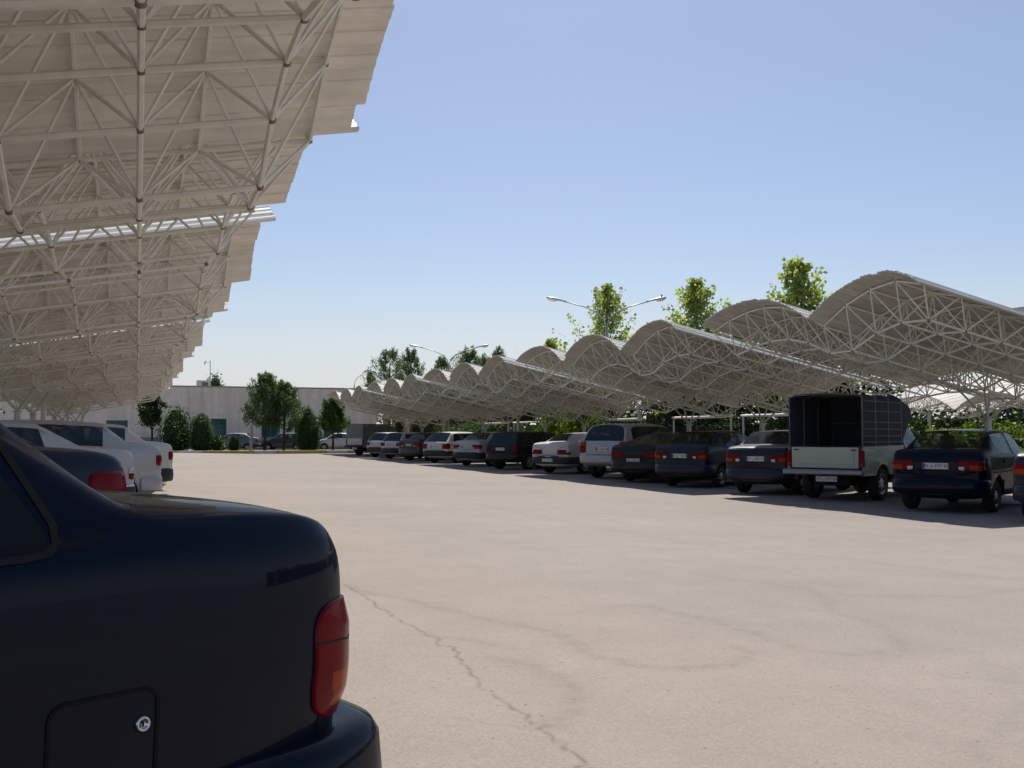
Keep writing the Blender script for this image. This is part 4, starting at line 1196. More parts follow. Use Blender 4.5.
# ------------------------------------------------------------------ pickup trucks
def pickup(xy, heading, pnt, gatepaint, label, closed=False, group=None, plate='۸۷ ب ۴۱۶ ۱۷', canvas=None, top=2.14):
    L, hw, wr = 4.5, .82, .335
    axles = (1.02, 3.62)
    canvas = canvas or M_canvas
    f = Vector((math.sin(R(heading)), math.cos(R(heading)), 0))
    c = Vector((xy[0], xy[1], 0)) + f*L/2
    root = empty('pickup_truck', c, math.atan2(f.y, f.x), label, 'pickup', group)
    off = -L/2
    me = shell(spec_cab(L, hw, 1.60, 2.28, 1.02, 1.0, .86), L, (axles[1],), wr, 2)
    sh = Matrix.Translation((off, 0, 0))
    def put(m): m.transform(sh); return m
    body = link_mesh('cab', put(split(me, {0: 0, 7: 1, 8: 2}, 'cab', [P[pnt], M_plastic, M_lining])), root)
    for key, nm in (('windshield', 'windshield'), ('fl', 'side_window'), ('fr', 'side_window')):
        link_mesh(nm, put(split(me, {GL[key]: 0}, nm, [M_glass])), root)
    # cargo bed: floor, two sides with arches, front wall
    mb = MB()
    mb.box((off+1.12, 0, .60), (2.20, 1.46, .08))
    mb.box((off+2.20, 0, .83), (.06, 1.52, .50))
    out = []
    n = 12
    zb, zt, x0, x1 = .52, 1.08, .05, 2.24
    out = [(x0, zb)]
    for k in range(n+1):
        a = math.pi - math.pi*k/n
        z = wr+(wr+.075)*math.sin(a)
        out.append((axles[0]+(wr+.075)*math.cos(a), max(zb, z)))
    out += [(x1, zb), (x1, zt), (x0, zt)]
    for s in (1, -1):
        vs = [(off+x, s*hw*.985+ (0.0 if z < .9 else -s*.02), z) for x, z in out] + [(off+x, s*(hw-.07), z) for x, z in out]
        k = len(out)
        # strips: bottom outline to the top edge
        fs = []
        lo = list(range(0, n+3))
        tv = []
        for i in lo:
            x = out[i][0]
            tv.append((off+x, s*hw*.985-s*.02, zt)); 
        ti = [(off+out[i][0], s*(hw-.07), zt) for i in lo]
        mid = [(off+out[i][0], s*hw*1.0, .80) if out[i][1] < .80 else (off+out[i][0], s*hw*1.0, out[i][1]+.02) for i in lo]
        o1 = [(off+out[i][0], s*hw*.985, out[i][1]) for i in lo]
        ii = [(off+out[i][0], s*(hw-.07), out[i][1]) for i in lo]
        K = len(lo)
        allv = o1+mid+tv+ti+ii
        for r in range(4):
            for i in range(K-1):
                fs.append((r*K+i, r*K+i+1, (r+1)*K+i+1, (r+1)*K+i))
        fs.append(tuple(r*K for r in range(5))); fs.append(tuple(r*K+K-1 for r in range(5)))
        mb.add(allv, fs)
        mb.path([(off+x0, s*(hw-.045), zt+.005), (off+x1, s*(hw-.045), zt+.005)], .028, 6)
        # inner wheel well
        mb.rbox((off+axles[0], s*(hw-.24), .66), (.86, .30, .22), .06, 1)
    fix = mb.mesh('cargo_bed', [P[pnt], M_lining]); fix_normals(fix)
    link_mesh('cargo_bed', fix, root)
    tg = MB(); tg.rbox((off+.035, 0, .875), (.05, 1.40, .42), .015)
    tg.rbox((off+.006, 0, .885), (.014, 1.22, .28), .006)
    tgo = tg.build('tailgate', P[gatepaint], root)
    for s in (1, -1):
        hb = MB(); hb.rbox((off+.0, s*.60, 1.03), (.03, .10, .022), .006); hb.build('latch', M_plastic, tgo)
    bp = MB(); bp.rbox((off-.10, 0, .585), (.09, 1.68, .11), .03)
    bp.box((off-.03, .5, .58), (.10, .06, .06)); bp.box((off-.03, -.5, .58), (.10, .06, .06))
    bp.build('rear_bumper', M_bumpersteel if not closed else M_plastic, root, True)
    for s in (1, -1):
        tl = MB(); tl.rbox((off+.04, s*.762, .86), (.07, .095, .33), .02)
        tlo = tl.build('taillight', M_red, root)
        a2 = MB(); a2.rbox((off+.002, s*.762, .74), (.008, .075, .07), .003); a2.build('indicator_lens', M_amber, tlo)
        hl = MB(); hl.rbox((off+L-.03, s*.56, .72), (.06, .22, .17), .03); hl.build('headlight', M_clear, root)
    fb = MB(); fb.rbox((off+L+.03, 0, .50), (.14, 1.66, .16), .04); fb.build('front_bumper', M_plastic, root)
    ch = MB()
    for s in (1, -1): ch.box((off+1.9, s*.42, .45), (3.6, .07, .12))
    ch.path([(off+axles[0], -.6, wr), (off+axles[0], .6, wr)], .055, 8); ch.ball((off+axles[0], 0, wr), .14)
    ch.box((off+.18, -.1, .42), (.06, .75, .18)); ch.rbox((off+.55, .1, .40), (.5, .55, .2), .05)
    ch.build('chassis', M_lining, root)
    tm, rm = wheel_meshes(wr, .21)
    for ax in axles:
        for s in (1, -1):
            w = link_mesh('wheel', tm, root, (off+ax, s*(hw-.13), wr)); w.rotation_euler = (0, 0, 0 if s > 0 else math.pi)
            link_mesh('rim', rm, w)
    st = MB(); st.rbox((off+2.62, 0, .85), (.16, 1.3, .6), .05); st.rbox((off+2.85, 0, .62), (.45, 1.3, .16), .05); st.rbox((off+3.5, 0, .88), (.25, 1.4, .22), .05)
    st.build('seats', M_interior, root)
    pl = MB(); pl.rbox((0, 0, 0), (.012, .44, .105), .004)
    po = pl.build('number_plate', M_plate, root, loc=(off-.02, -.05, .452))
    t = link_mesh('plate_lettering', text_mesh(plate, .082), po); t.rotation_euler = (R(90), 0, R(-90)); t.location = (-.0075, 0, 0)
    # hoops and rails of the cover
    fr = MB(); H0, H1 = 1.09, top
    for x in (.06, .75, 1.45, 2.18):
        for s in (1, -1): fr.tube((off+x, s*.765, H0), (off+x, s*.765, H1-.05), .017, 6)
        fr.path([(off+x, .765, H1-.05), (off+x, .62, H1+.0), (off+x, 0, H1+.03), (off+x, -.62, H1), (off+x, -.765, H1-.05)], .016, 6)
    for z in ((H0+.10, H0+.22, H0+.36, H0+.50, H0+.72, H0+.92) if not closed else (H0+.5,)):
        for s in (1, -1): fr.tube((off+.06, s*.775, z), (off+2.18, s*.775, z), .013, 5)
    fr.tube((off+2.18, -.765, H0+.5), (off+2.18, .765, H0+.5), .014, 5)
    fr.build('cover_frame', M_rack if not closed else M_plastic, root, True)
    # canvas: roof, sides behind the rails, sloping front over the cab
    cv = MB()
    prof = lambda dz: [(.785, H0-.02), (.79, H0+.5), (.785, H1-.06+dz), (.63, H1+.012+dz), (.3, H1+.035+dz), (0, H1+.045+dz), (-.3, H1+.035+dz), (-.63, H1+.012+dz), (-.785, H1-.06+dz), (-.79, H0+.5), (-.785, H0-.02)]
    xs = [.02, .4, .75, 1.1, 1.45, 1.8, 2.2]
    rn = random.Random(5)
    rings = []
    for i, x in enumerate(xs):
        sag = -.018 if i % 2 else .0
        rings.append([(off+x+(rn.uniform(-.012, .012) if i == 0 else 0), y*(.985 if closed else .965) + rn.uniform(-.006, .006), z+sag*(1 if z > H1-.1 else 0)) for y, z in prof(0)])
    q = len(rings[0]); vs = [p for r in rings for p in r]; fs = []
    for i in range(len(xs)-1):
        for k in range(q-1): fs.append((i*q+k, i*q+k+1, (i+1)*q+k+1, (i+1)*q+k))
    cv.add(vs, fs)
    # front peak over the cab roof
    last = rings[-1]
    fx = [(2.2, 0, 0), (2.75, -.14, .5), (3.02, -.46, 1.0)]
    vs, fs = [], []
    for (x, dz, t_) in fx:
        for (px_, y, z) in last:
            zz = z+dz if z > H0+.3 else max(z, H0-.02)+ (0.47 if t_ > 0 else 0)*(1 if z < H0+.2 else 0)
            zz = max(zz, 1.64) if t_ > 0 else zz
            vs.append((off+x, y*(1-.03*t_), zz))
    for i in range(2):
        for k in range(q-1): fs.append((i*q+k, i*q+k+1, (i+1)*q+k+1, (i+1)*q+k))
    fs.append(tuple(2*q+k for k in range(q)))
    cv.add(vs, fs)
    cv.add([p for p in last], [tuple(range(q))])
    if closed: cv.add([(p[0]+.004, p[1], p[2]) for p in rings[0]], [tuple(range(q))])
    cv.build('canvas_cover', canvas, root)
    return root

# ------------------------------------------------------------------ street furniture and buildings
def lamp_post(x, y, h, label, single=False, rz=0.0, sensor=False, span=2.4):
    root = empty('street_lamp', (x, y, gz(x)), rz, label, 'street lamp', 'lamp posts between the tree line and the canopies')
    p = MB()
    p.path([(0, 0, 0), (0, 0, h*.5), (0, 0, h-1.2)], .075, 10, r2=.05); p.lathe([(.13, 0), (.13, .05), (.09, .09)], (0, 0, 0), 'z', 12)
    p.build('pole', M_galv, root, True)
    for s in ((1, -1) if not single else (1,)):
        a = MB()
        a.path([(0, 0, h-1.25), (s*.10, 0, h-.85), (s*.42, 0, h-.52), (s*1.0, 0, h-.26), (s*(span-.55), 0, h-.02)], .030, 7, r2=.024)
        a.build('arm', M_galv, root, True)
        hd = MB()
        rot = Matrix.Rotation(R(-12*s), 3, 'Y')
        prof = [(-.52, .03, .035), (-.42, .055, .05), (-.20, .10, .075), (.05, .145, .085), (.25, .135, .075), (.36, .07, .045), (.38, .01, .01)]
        vs, fs = [], []
        for (x_, w_, t_) in prof:
            for k in range(10):
                an = 2*math.pi*k/10
                zz = math.sin(an)*t_
                v = rot @ Vector((s*x_, math.cos(an)*w_, max(zz, -.012)))
                vs.append(v+Vector((s*(span-.18), 0, h+.06)))
        for i in range(len(prof)-1):
            for k in range(10): fs.append((i*10+k, i*10+(k+1) % 10, (i+1)*10+(k+1) % 10, (i+1)*10+k))
        fs.append(tuple(range(10))); fs.append(tuple(60+k for k in range(10)))
        hd.add(vs, fs)
        ho = hd.build('lamp_head', M_galv, root, True)
        fix_normals(ho.data)
        bl = MB(); bl.ball((0, 0, 0), 1.0, n=12, sq=(.22, .115, .085))
        me = bl.mesh('lamp_bowl', M_lampglass, True); bo = link_mesh('lamp_bowl', me, ho)
        bo.location = (s*(span-.06), 0, h+.055); bo.rotation_euler = (0, R(-12*s), 0)
        if sensor and s == 1:
            se = MB(); se.lathe([(.035, 0), (.035, .10), (.028, .13), (.001, .135)], (s*(span-.02), 0, h+.14), 'z', 8); se.build('photocell', M_plastic, ho)
    return root

def wall_box(mb, x0, x1, y0, y1, z0, z1, mi=0):
    mb.box(((x0+x1)/2, (y0+y1)/2, (z0+z1)/2), (x1-x0, y1-y0, z1-z0), mi)

M_render = mat('rendered_wall', (0.44, 0.41, 0.375), 0.85, var=0.13, vscale=.9, bump=.25, bscale=14)
def stone_mat():
    m = bpy.data.materials.new('stone_facing'); m.use_nodes = True
    nt = m.node_tree; b = nt.nodes['Principled BSDF']; L = nt.links.new
    b.inputs['Roughness'].default_value = .75
    tc = N(nt, 'ShaderNodeTexCoord'); mp = N(nt, 'ShaderNodeMapping'); mp.inputs['Rotation'].default_value = (R(90), 0, 0)
    L(tc.outputs['Object'], mp.inputs[0])
    br = N(nt, 'ShaderNodeTexBrick'); br.inputs['Scale'].default_value = 1.0; br.inputs['Brick Width'].default_value = .9; br.inputs['Row Height'].default_value = .45
    br.inputs['Mortar Size'].default_value = .006; br.inputs['Color1'].default_value = (.84, .735, .61, 1); br.inputs['Color2'].default_value = (.78, .68, .565, 1); br.inputs['Mortar'].default_value = (.60, .55, .485, 1)
    br.inputs['Bias'].default_value = 0.1
    L(mp.outputs[0], br.inputs['Vector'])
    m2 = N(nt, 'ShaderNodeMapping'); m2.inputs['Scale'].default_value = (1.2, 1.2, .12); L(tc.outputs['Object'], m2.inputs[0])
    no = N(nt, 'ShaderNodeTexNoise'); no.inputs['Scale'].default_value = 1.4; no.inputs['Detail'].default_value = 6; no.inputs['Roughness'].default_value = .65; L(m2.outputs[0], no.inputs['Vector'])
    rg = N(nt, 'ShaderNodeMapRange'); rg.inputs['From Min'].default_value = .3; rg.inputs['From Max'].default_value = .7; rg.inputs['To Min'].default_value = .80; rg.inputs['To Max'].default_value = 1.12; L(no.outputs['Fac'], rg.inputs['Value'])
    vm = N(nt, 'ShaderNodeVectorMath', operation='SCALE'); L(br.outputs['Color'], vm.inputs[0]); L(rg.outputs['Result'], vm.inputs['Scale']); L(vm.outputs['Vector'], b.inputs['Base Color'])
    return m
M_stone = stone_mat()
M_dado = mat('dado_grey', (0.26, 0.27, 0.29), 0.8, var=.12, vscale=2)
M_coping = mat('coping', (0.34, 0.32, 0.30), 0.8, var=.1)
M_teal = mat('teal_glass', (0.012, 0.085, 0.095), 0.15, spec=.6, coat=.4)
M_tealframe = mat('teal_frame', (0.03, 0.17, 0.17), 0.5)
M_acbox = mat('cooler_box', (0.55, 0.53, 0.47), 0.55, var=.12)
M_tan = mat('tan_stone', (0.48, 0.34, 0.22), 0.8, var=.15, vscale=3)
M_pink = mat('pink_brick', (0.48, 0.29, 0.24), 0.85, var=.12, vscale=1.2)
M_kerbw = mat('kerb_white', (0.56, 0.53, 0.48), 0.8, var=.28, vscale=5)
M_kerby = mat('kerb_yellow', (0.46, 0.36, 0.10), 0.8, var=.28, vscale=5)
M_soil = mat('soil', (0.17, 0.135, 0.095), .95, var=.3, vscale=3, bump=.6, bscale=20)

def building():
    root = empty('office_building', (8, 94, 0), 0, 'long low pale stone building with teal windows across the far end', 'building')
    x0, x1, H = -45-8, 20.6-8, 5.42
    yb = 14
    op = [(6.0, 7.3, .95, 2.68), (10.3, 11.9, .95, 2.68), (13.2, 14.2, .95, 2.68), (15.8, 17.5, .95, 2.42), (-2.5, -.8, .95, 2.5), (-8, -6.2, .95, 2.5), (-14, -12, .95, 2.5)]
    op = sorted([(a-8, b-8, c, d) for a, b, c, d in op])
    w, d = MB(), MB()
    t = .35
    # front wall in vertical strips so that the openings are real holes
    x = x0
    for (a, b, c, e) in op:
        wall_box(w, x, a, 0, t, 1.07, H); wall_box(w, a, b, 0, t, e, H)
        if c > 1.07: wall_box(w, a, b, 0, t, 1.07, c)
        x = b
    wall_box(w, x, x1, 0, t, 1.07, H)
    wall_box(w, x1-t, x1, t, yb, 0, H); wall_box(w, x0, x0+t, t, yb, 0, H); wall_box(w, x0+t, x1-t, yb-t, yb, 0, H)
    w.build('wall', M_stone, root)
    wall_box(d, x0, x1, -.03, t, 0, 1.066); d.build('dado', M_dado, root)
    r = MB(); wall_box(r, x0+t, x1-t, t, yb-t, H-.5, H-.3); r.build('roof', M_coping, root)
    c = MB(); wall_box(c, x0-.06, x1+.06, -.07, t+.05, H+.002, H+.11); wall_box(c, x1-t-.05, x1+.06, t+.052, yb, H+.002, H+.11); c.build('coping', M_coping, root)
    for (a, b, z0, z1) in op:
        f = MB()
        for xx in (a+.04, b-.04, (a+b)/2): wall_box(f, xx-.035, xx+.035, .14, .20, z0+.12, z1)
        wall_box(f, a, b, .142, .198, z1-.075, z1-.002); wall_box(f, a, b, .142, .198, z0+.12, z0+.20); wall_box(f, a, b, .144, .196, z0+1.05, z0+1.11)
        wo = f.build('window', M_tealframe, root)
        g = MB(); wall_box(g, a+.002, b-.002, .165, .175, z0+.12, z1-.002); g.build('pane', M_teal, wo)
    an = MB(); an.tube((-1.85, 4, H), (-1.9, 4, 8.0), .035, 6, cap=True); an.tube((-1.9, 4, 7.9), (-2.35, 4, 7.8), .02, 5); an.tube((-2.3, 4, 7.95), (-2.4, 4, 7.65), .05, 6, cap=True)
    an.build('antenna_mast', M_galv, root)
    return root

def ac_unit():
    root = empty('rooftop_cooler', (5.4, 95.6, 5.12), 0, 'boxy cream air cooler standing on the flat roof of the far building', 'air cooler')
    b = MB(); b.rbox((0, 0, .55), (1.15, .95, .80), .03)
    for s in (-1, 1):
        for q in (-1, 1): b.box((s*.5, q*.4, .075), (.06, .06, .15))
    b.build('housing', M_acbox, root)
    g = MB(); g.box((.12, -.482, .55), (.5, .012, .45))
    for k in range(5): g.box((.12, -.492, .38+k*.085), (.46, .014, .02), 1)
    g.build('louvre', [M_plastic, M_acbox], root)
    return root

def kerb_island():
    y0, y1 = 72.6, 79.6
    g = MB()
    g.box(((-40+20)/2, (y0+y1)/2+.15, .06), (60, y1-y0-.3, .20))
    tag(g.build('planting_strip', M_soil), 'bare planting strip behind the painted kerb', 'planting strip', kind='structure')
    xs = -40; k = 0
    mb = MB()
    i = 0
    while xs < 20:
        w = 3.4 if i % 2 == 0 else 1.5
        mb.rbox((xs+w/2, y0, .10), (w-.012, .22, .26), .03, 0 if i % 2 == 0 else 1)
        xs += w; i += 1
    tag(mb.build('kerb', [M_kerby, M_kerbw]), 'far kerb painted in yellow and white blocks', 'kerb', kind='structure')

def garden_lamp(x, y):
    root = empty('garden_lamp', (x, y, .15), 0, 'short cream garden lamp with a flat cap beside the tall pine trunk', 'lamp')
    p = MB(); p.tube((0, 0, 0), (0, 0, 1.75), .11, 8, cap=True); p.rbox((0, 0, .06), (.3, .3, .12), .02); p.build('post', M_kerbw, root)
    h = MB(); h.lathe([(.05, 1.75), (.13, 1.80), (.13, 2.02), (.05, 2.05)], (0, 0, 0), 'z', 10); h.build('lantern', M_lampglass, root)
    c = MB(); c.lathe([(.30, 2.05), (.30, 2.09), (.08, 2.22), (.001, 2.24)], (0, 0, 0), 'z', 12); c.build('cap', M_coping, root)
    return root

def rail(x, y0, y1, z, label):
    root = empty('pipe_rail', (x, (y0+y1)/2, 0), 0, label, 'rail', 'white pipe rails behind the right canopies')
    a = MB(); l = (y1-y0)/2
    a.path([(0, -l, z), (0, 0, z-.01), (0, l, z)], .05, 8); a.build('top_rail', M_rail, root, True)
    for yy in (-l+.1, l-.1):
        p = MB(); p.tube((0, yy, 0), (0, yy, z-.03), .04, 8, cap=True); p.rbox((0, yy, .01), (.16, .16, .02), .004); p.build('post', M_column, root)
    return root

def gate_pillar(x, y, label):
    root = empty('gate_pillar', (x, y, 0), 0, label, 'pillar', 'tan pillars right of the far building')
    b = MB(); b.rbox((0, 0, 1.35), (.62, .62, 2.7), .03); b.build('shaft', M_tan, root)
    c = MB(); c.rbox((0, 0, 2.76), (.76, .76, .12), .02); c.build('cap', M_coping, root)
    return root

# ------------------------------------------------------------------ build the place
build_ground()

GR, GL_ = 'canopies of the right-hand row', 'canopies of the left-hand row'
S = 6*SEG
Y = 15.27
canopy((2, .217), 12.5, Y, 1, 'two-arch white canopy at the near end of the right row, above the covered pickup', GR)
Y += 2*S
for i, lab in enumerate(('three-arch white canopy second from the near end of the right row, over the silver off-roader',
                         'middle three-arch white canopy of the right row, third of five',
                         'three-arch white canopy fourth along the right row, over the white wagon',
                         'farthest white canopy of the right row, beside the pale stone building')):
    canopy((3, .217), 12.5, Y+i*3*S, 1, lab, GR)
YL = 10.16-2*S
for i, lab in enumerate(('white canopy directly overhead at the near end of the left row',
                         'white canopy second along the left row, with a sunlit front edge',
                         'white canopy third along the left row, over the pale parked cars',
                         'white canopy fourth along the left row',
                         'white canopy fifth and last of the left row, towards the pale stone building')):
    canopy((3, .18), 1.60, YL+i*3*S, -1, lab, GL_)
for i, (y, lab) in enumerate(((16, 'sunlit white canopy of a second row beyond the trees, seen under the near right arches'), (28.9, 'sunlit canopy of a second row farther back behind the trees'))):
    canopy((3, .2171), 39.0, y, -1, lab, 'canopies of a second row behind')

# right-hand row of cars, near to far (rear centre on x = 12.9)
CR = 'cars parked nose-in along the right row'
H60 = 60
car('saba', (12.95, 11.75), H60, 'slate', 'dark blue saloon at the right edge of the photo, half cut off', group=CR, bumper='slate', plate='۵۱ ن ۸۴۲ ۱۷')
car('saba', (12.9, 14.4), H60, 'navy', 'navy saloon with a white number plate, beside the covered pickup', group=CR, bumper='navy', plate='۹۱ ط ۲۲۳ ۱۷')
pickup((13.0, 17.6), H60, 'sage', 'ivory', 'pale pickup with a navy canvas cover over its open cargo bed', group=CR)
car('saba', (12.9, 19.95), H60, 'slate', 'slate blue saloon immediately left of the covered pickup', group=CR, bumper='slate', plate='۶۴ د ۷۵۱ ۱۷')
car('saba', (12.85, 23.3), H60, 'bluegrey', 'blue-grey saloon second to the left of the covered pickup', group=CR, bumper='bluegrey', plate='۳۸ ج ۶۹۵ ۱۷')
car('coupe', (12.9, 25.95), H60, 'umber', 'low dark brown saloon with a long sloping rear window beside the silver off-roader', group=CR, bumper='umber', plate='۷۲ ب ۱۳۸ ۱۷', blue=False)
car('suv', (13.1, 28.5), H60, 'silver', 'tall silver off-roader with roof rails and red corner lamps', group=CR, bumper='silver', plate='۲۴ س ۵۶۷ ۱۷', glass=M_glassdark)
car('sedan', (13.1, 32.7), H60, 'white', 'white saloon with black bumper immediately left of the silver off-roader', group=CR, plate='۴۵ م ۳۱۹ ۱۷', blue=False)
car('jeep', (12.9, 37.2), H60, 'black', 'black upright hatchback left of the white saloon', group=CR, bumper='black', plate='۸۳ ل ۲۷۴ ۱۷', glass=M_glassdark, blue=False)
car('saba', (12.9, 41.6), H60, 'pearl', 'pearl saloon with red lamps between the black hatchback and the white wagon', group=CR, plate='۱۹ ق ۶۳۲ ۱۷')
car('wagon', (12.9, 46.5), H60, 'white', 'white wagon with a large dark plate panel, right of the brown saloon', group=CR, plate='۵۷ و ۴۸۱ ۱۷')
car('saba', (12.8, 51.0), H60, 'brown', 'brownish grey saloon with a row of red lamps, between two white hatchbacks', group=CR, bumper='brown', plate='۲۶ ه ۹۱۴ ۱۷')
car('hatch', (12.8, 55.0), H60, 'white', 'small white hatchback immediately left of the brownish grey saloon', group=CR, plate='۶۸ ی ۵۲۷ ۱۷')
car('hatch', (12.8, 58.8), H60, 'pearl', 'small pale hatchback beside the grey-green pickup', group=CR, plate='۳۱ ت ۷۴۶ ۱۷')
M_canvasgrey = mat('canvas_grey', (0.15, 0.17, 0.15), 0.8, var=.2, vscale=5)
pickup((12.7, 64.3), H60, 'greygreen', 'ivory', 'grey-green pickup with a closed cover at the far end of the right row', closed=True, group=CR, canvas=M_canvasgrey, top=1.95, plate='۴۲ ع ۱۸۵ ۱۷')

# left-hand row, near to far
M_glassblack = glass_mat('car_glass_black', (.10, .11, .12), .75, .15)
CL = 'cars parked nose-in along the left row'
H240 = 240
car('saba_near', (-1.752, 2.214), H240, 'navy', glass=M_glassblack, label='dark navy saloon in the foreground with a lockable fuel flap and red corner lamp', group=CL, bumper='navy', z=.115, ref='centre', plate='۳۵ ص ۶۱۸ ۱۷')
car('corner', (-2.32, 6.59), H240, 'blue', 'dark blue saloon with a broad red corner lamp, just behind the foreground car', group=CL, bumper='blue', z=.12, ref='centre', plate='۷۸ ط ۴۵۳ ۱۷')
car('sedan', (-2.29, 13.48), H240, 'pearl', 'white saloon with a black and chrome rear bumper and small red and white lamps', group=CL, z=.12, ref='centre', plate='۱۴ ب ۹۲۷ ۱۷')
car('saba', (-1.67, 17.1), H240, 'silver', 'silver saloon between the two white cars of the left row', group=CL, bumper='silver', z=.12, ref='centre', plate='۵۹ د ۳۶۲ ۱۷')
car('saba', (-1.39, 20.7), H240, 'white', 'white saloon with a plain black bumper, farthest of the left row', group=CL, z=.12, ref='centre', plate='۲۱ ج ۸۴۷ ۱۷')

# far end
building(); ac_unit(); kerb_island()
CB = 'cars parked in front of the far building'
car('saba', (7.3, 85.6), -72, 'pewter', 'grey-green saloon parked between the clipped bushes before the far building', group=CB, ref='centre', plate=None)
car('hatch', (11.2, 85.6), -68, 'graphite', 'dark grey hatchback parked behind the pine trunks', group=CB, ref='centre', plate=None)
car('saba', (15.6, 85.6), -80, 'white', 'white saloon parked behind the round-headed tree', group=CB, ref='centre', plate=None)
garden_lamp(7.75, 77.4)
zi = .14
pine_tree((8.7, 77.3, zi), 5.25, 1.75, 1.7, M_needle, 'tallest pine on the far planting strip, with a spiky top', 21, n=6000)
pine_tree((10.15, 77.9, zi), 4.75, 1.65, 1.65, M_needle, 'pine with a yellower crown right of the tallest pine on the strip', 22, n=5200)
pine_tree((13.65, 77.2, zi), 3.75, 1.12, 1.45, M_cypress, 'small round-headed tree on a thin trunk before the far building', 23, n=4800, tufts=80, spiky=.5)
bush((4.3, 77.5, zi), [(.55, .0), (.78, .4), (.84, 1.1), (.78, 1.8), (.52, 2.35), (.1, 2.62)], M_cypress, 'rounded dark clipped bush under the left window of the far building', 31, n=5200)
bush((11.85, 77.4, zi), [(.6, .0), (.92, .5), (.98, 1.2), (.78, 1.9), (.46, 2.5), (.22, 2.95), (.03, 3.2)], M_cypress, 'tall pointed clipped cypress between the pines and the round-headed tree', 32, n=6000, rough=.07)
bush((6.5, 76.9, zi), [(.30, .0), (.42, .2), (.44, .6), (.30, .95), (.05, 1.12)], M_cypress, 'smallest clipped cone bush at the kerb', 33, n=1600, leaf=.05)
bush((2.6, 78.2, zi), [(.7, .0), (1.15, .6), (1.2, 1.4), (.9, 2.2), (.4, 2.9)], M_leaf_mid, 'loose open shrub left of the clipped bush', 34, n=2300, leaf=.13, rough=.28, name='loose_shrub', cat='shrub')
bush((5.35, 77.2, zi), [(.3, .0), (.5, .3), (.45, .7), (.2, 1.0)], M_leaf_mid, 'low pale green plant at the foot of the rounded bush', 35, n=700, leaf=.10, rough=.14, name='low_shrub', cat='shrub')
leafy_tree((1.0, 78.5, zi), 4.1, .95, 2.0, M_leaf_dark, 'broad dark tree at the end of the left canopy', 36, leaf=.15, n=4200, peak=.3)
leafy_tree((7.4, 112, 0), 7.1, 1.6, 3.2, M_leaf_mid, 'treetop showing above the roof beside the cooler', 37, leaf=.2, n=2200, group='trees behind the far building')
leafy_tree((12.9, 113, 0), 7.5, 1.9, 3.0, M_leaf_mid, 'treetop showing above the roof behind the tallest pine', 38, leaf=.2, n=2200, group='trees behind the far building')
gate_pillar(21.9, 95.5, 'tan pillar nearer the far building')
gate_pillar(23.9, 95.5, 'tan pillar farther right of the far building')

# lamps
lamp_post(19.3, 41.4, 7.2, 'double-armed street lamp in front of the tallest leafy tree, photocell on one head', rz=R(-20), sensor=True, span=2.45)
lamp_post(19.3, 66.0, 7.1, 'double-armed street lamp among the dark pines', rz=R(-20), span=2.45)
lamp_post(18.6, 94.4, 7.0, 'farthest street lamp with a single curved arm, near the end of the building', single=True, rz=R(-60), span=1.9)

# trees behind the right canopies
TG = 'leafy trees above the right canopies'
plane_tree((24.0, 51.4, 0), 9.6, 3.7, 2.6, M_leaf_plane, 'tallest pale leafy tree, behind the double-armed lamp', 41, leaf=.17, n=6500, group=TG)
plane_tree((24.0, 41.7, 0), 8.4, 3.1, 2.4, M_leaf_plane, 'leafy tree with a rounded top right of the double-armed lamp', 42, leaf=.17, n=6500, group=TG)
plane_tree((24.0, 34.0, 0), 8.15, 2.7, 2.4, M_leaf_plane, 'leafy tree with a narrow pointed top behind the near arches', 43, leaf=.17, n=6500, group=TG)
plane_tree((24.2, 60.3, 0), 7.3, 2.0, 2.3, M_leaf_plane, 'leafy treetop just showing over the middle canopies', 44, leaf=.17, n=6500, group=TG)
PG = 'dark pines at the far end of the right row'
pine_tree((22.0, 94.8, 0), 8.9, 3.0, 2.6, M_needle, 'wider of the dark pines above the farthest canopy', 51, n=6000, group=PG)
pine_tree((22.0, 86.8, 0), 8.2, 2.1, 2.6, M_needle, 'slender dark pine right of the wider pine', 52, n=5000, group=PG)
pine_tree((24.0, 84.2, 0), 7.6, 1.5, 2.4, M_needle, 'short pine left of the far double-armed lamp', 53, n=3800, group=PG)
pine_tree((24.0, 76.3, 0), 7.6, 2.3, 2.4, M_needle, 'dark pine behind the right arm of the far double-armed lamp', 54, n=5200, group=PG)
pine_tree((24.0, 69.8, 0), 7.1, 1.2, 2.4, M_needle, 'slimmest dark pine, last to the right among the pines', 55, n=3200, group=PG)
pine_tree((24.2, 73.0, 0), 6.8, 1.2, 2.4, M_needle, 'low dark pine between the two pines right of the far lamp', 56, n=3200, group=PG)
pine_tree((20.8, 98.0, 0), 7.2, .8, 2.2, M_needle, 'thin young pine beside the farthest street lamp', 57, n=2200, group=PG)
BG = 'broad dark trees between the two rows of canopies'
labs = ('dark tree behind the slate blue saloons', 'dark tree behind the low brown saloon',
        'dark tree behind the silver off-roader', 'dark tree behind the white saloon', 'dark tree behind the black hatchback', 'dark tree behind the pearl saloon', 'dark tree behind the white wagon', 'dark tree behind the far hatchbacks', 'last dark tree before the tan pillars')
for i, (x, y) in enumerate(((23.4, 32.2), (24.8, 37.4), (22.9, 40.0), (25.2, 46.0), (23.0, 50.5), (24.6, 56.5), (23.2, 62.5), (25.2, 70.0), (23.0, 80.0))):
    leafy_tree((x, y, 0), 5.3+.25*math.sin(i*2.1), 2.5, 1.55, M_leaf_dark, labs[i], 60+i, leaf=.24, n=3600, group=BG, name='broad_tree', peak=.2, clumps=40)
HG = 'hedges behind the right row'
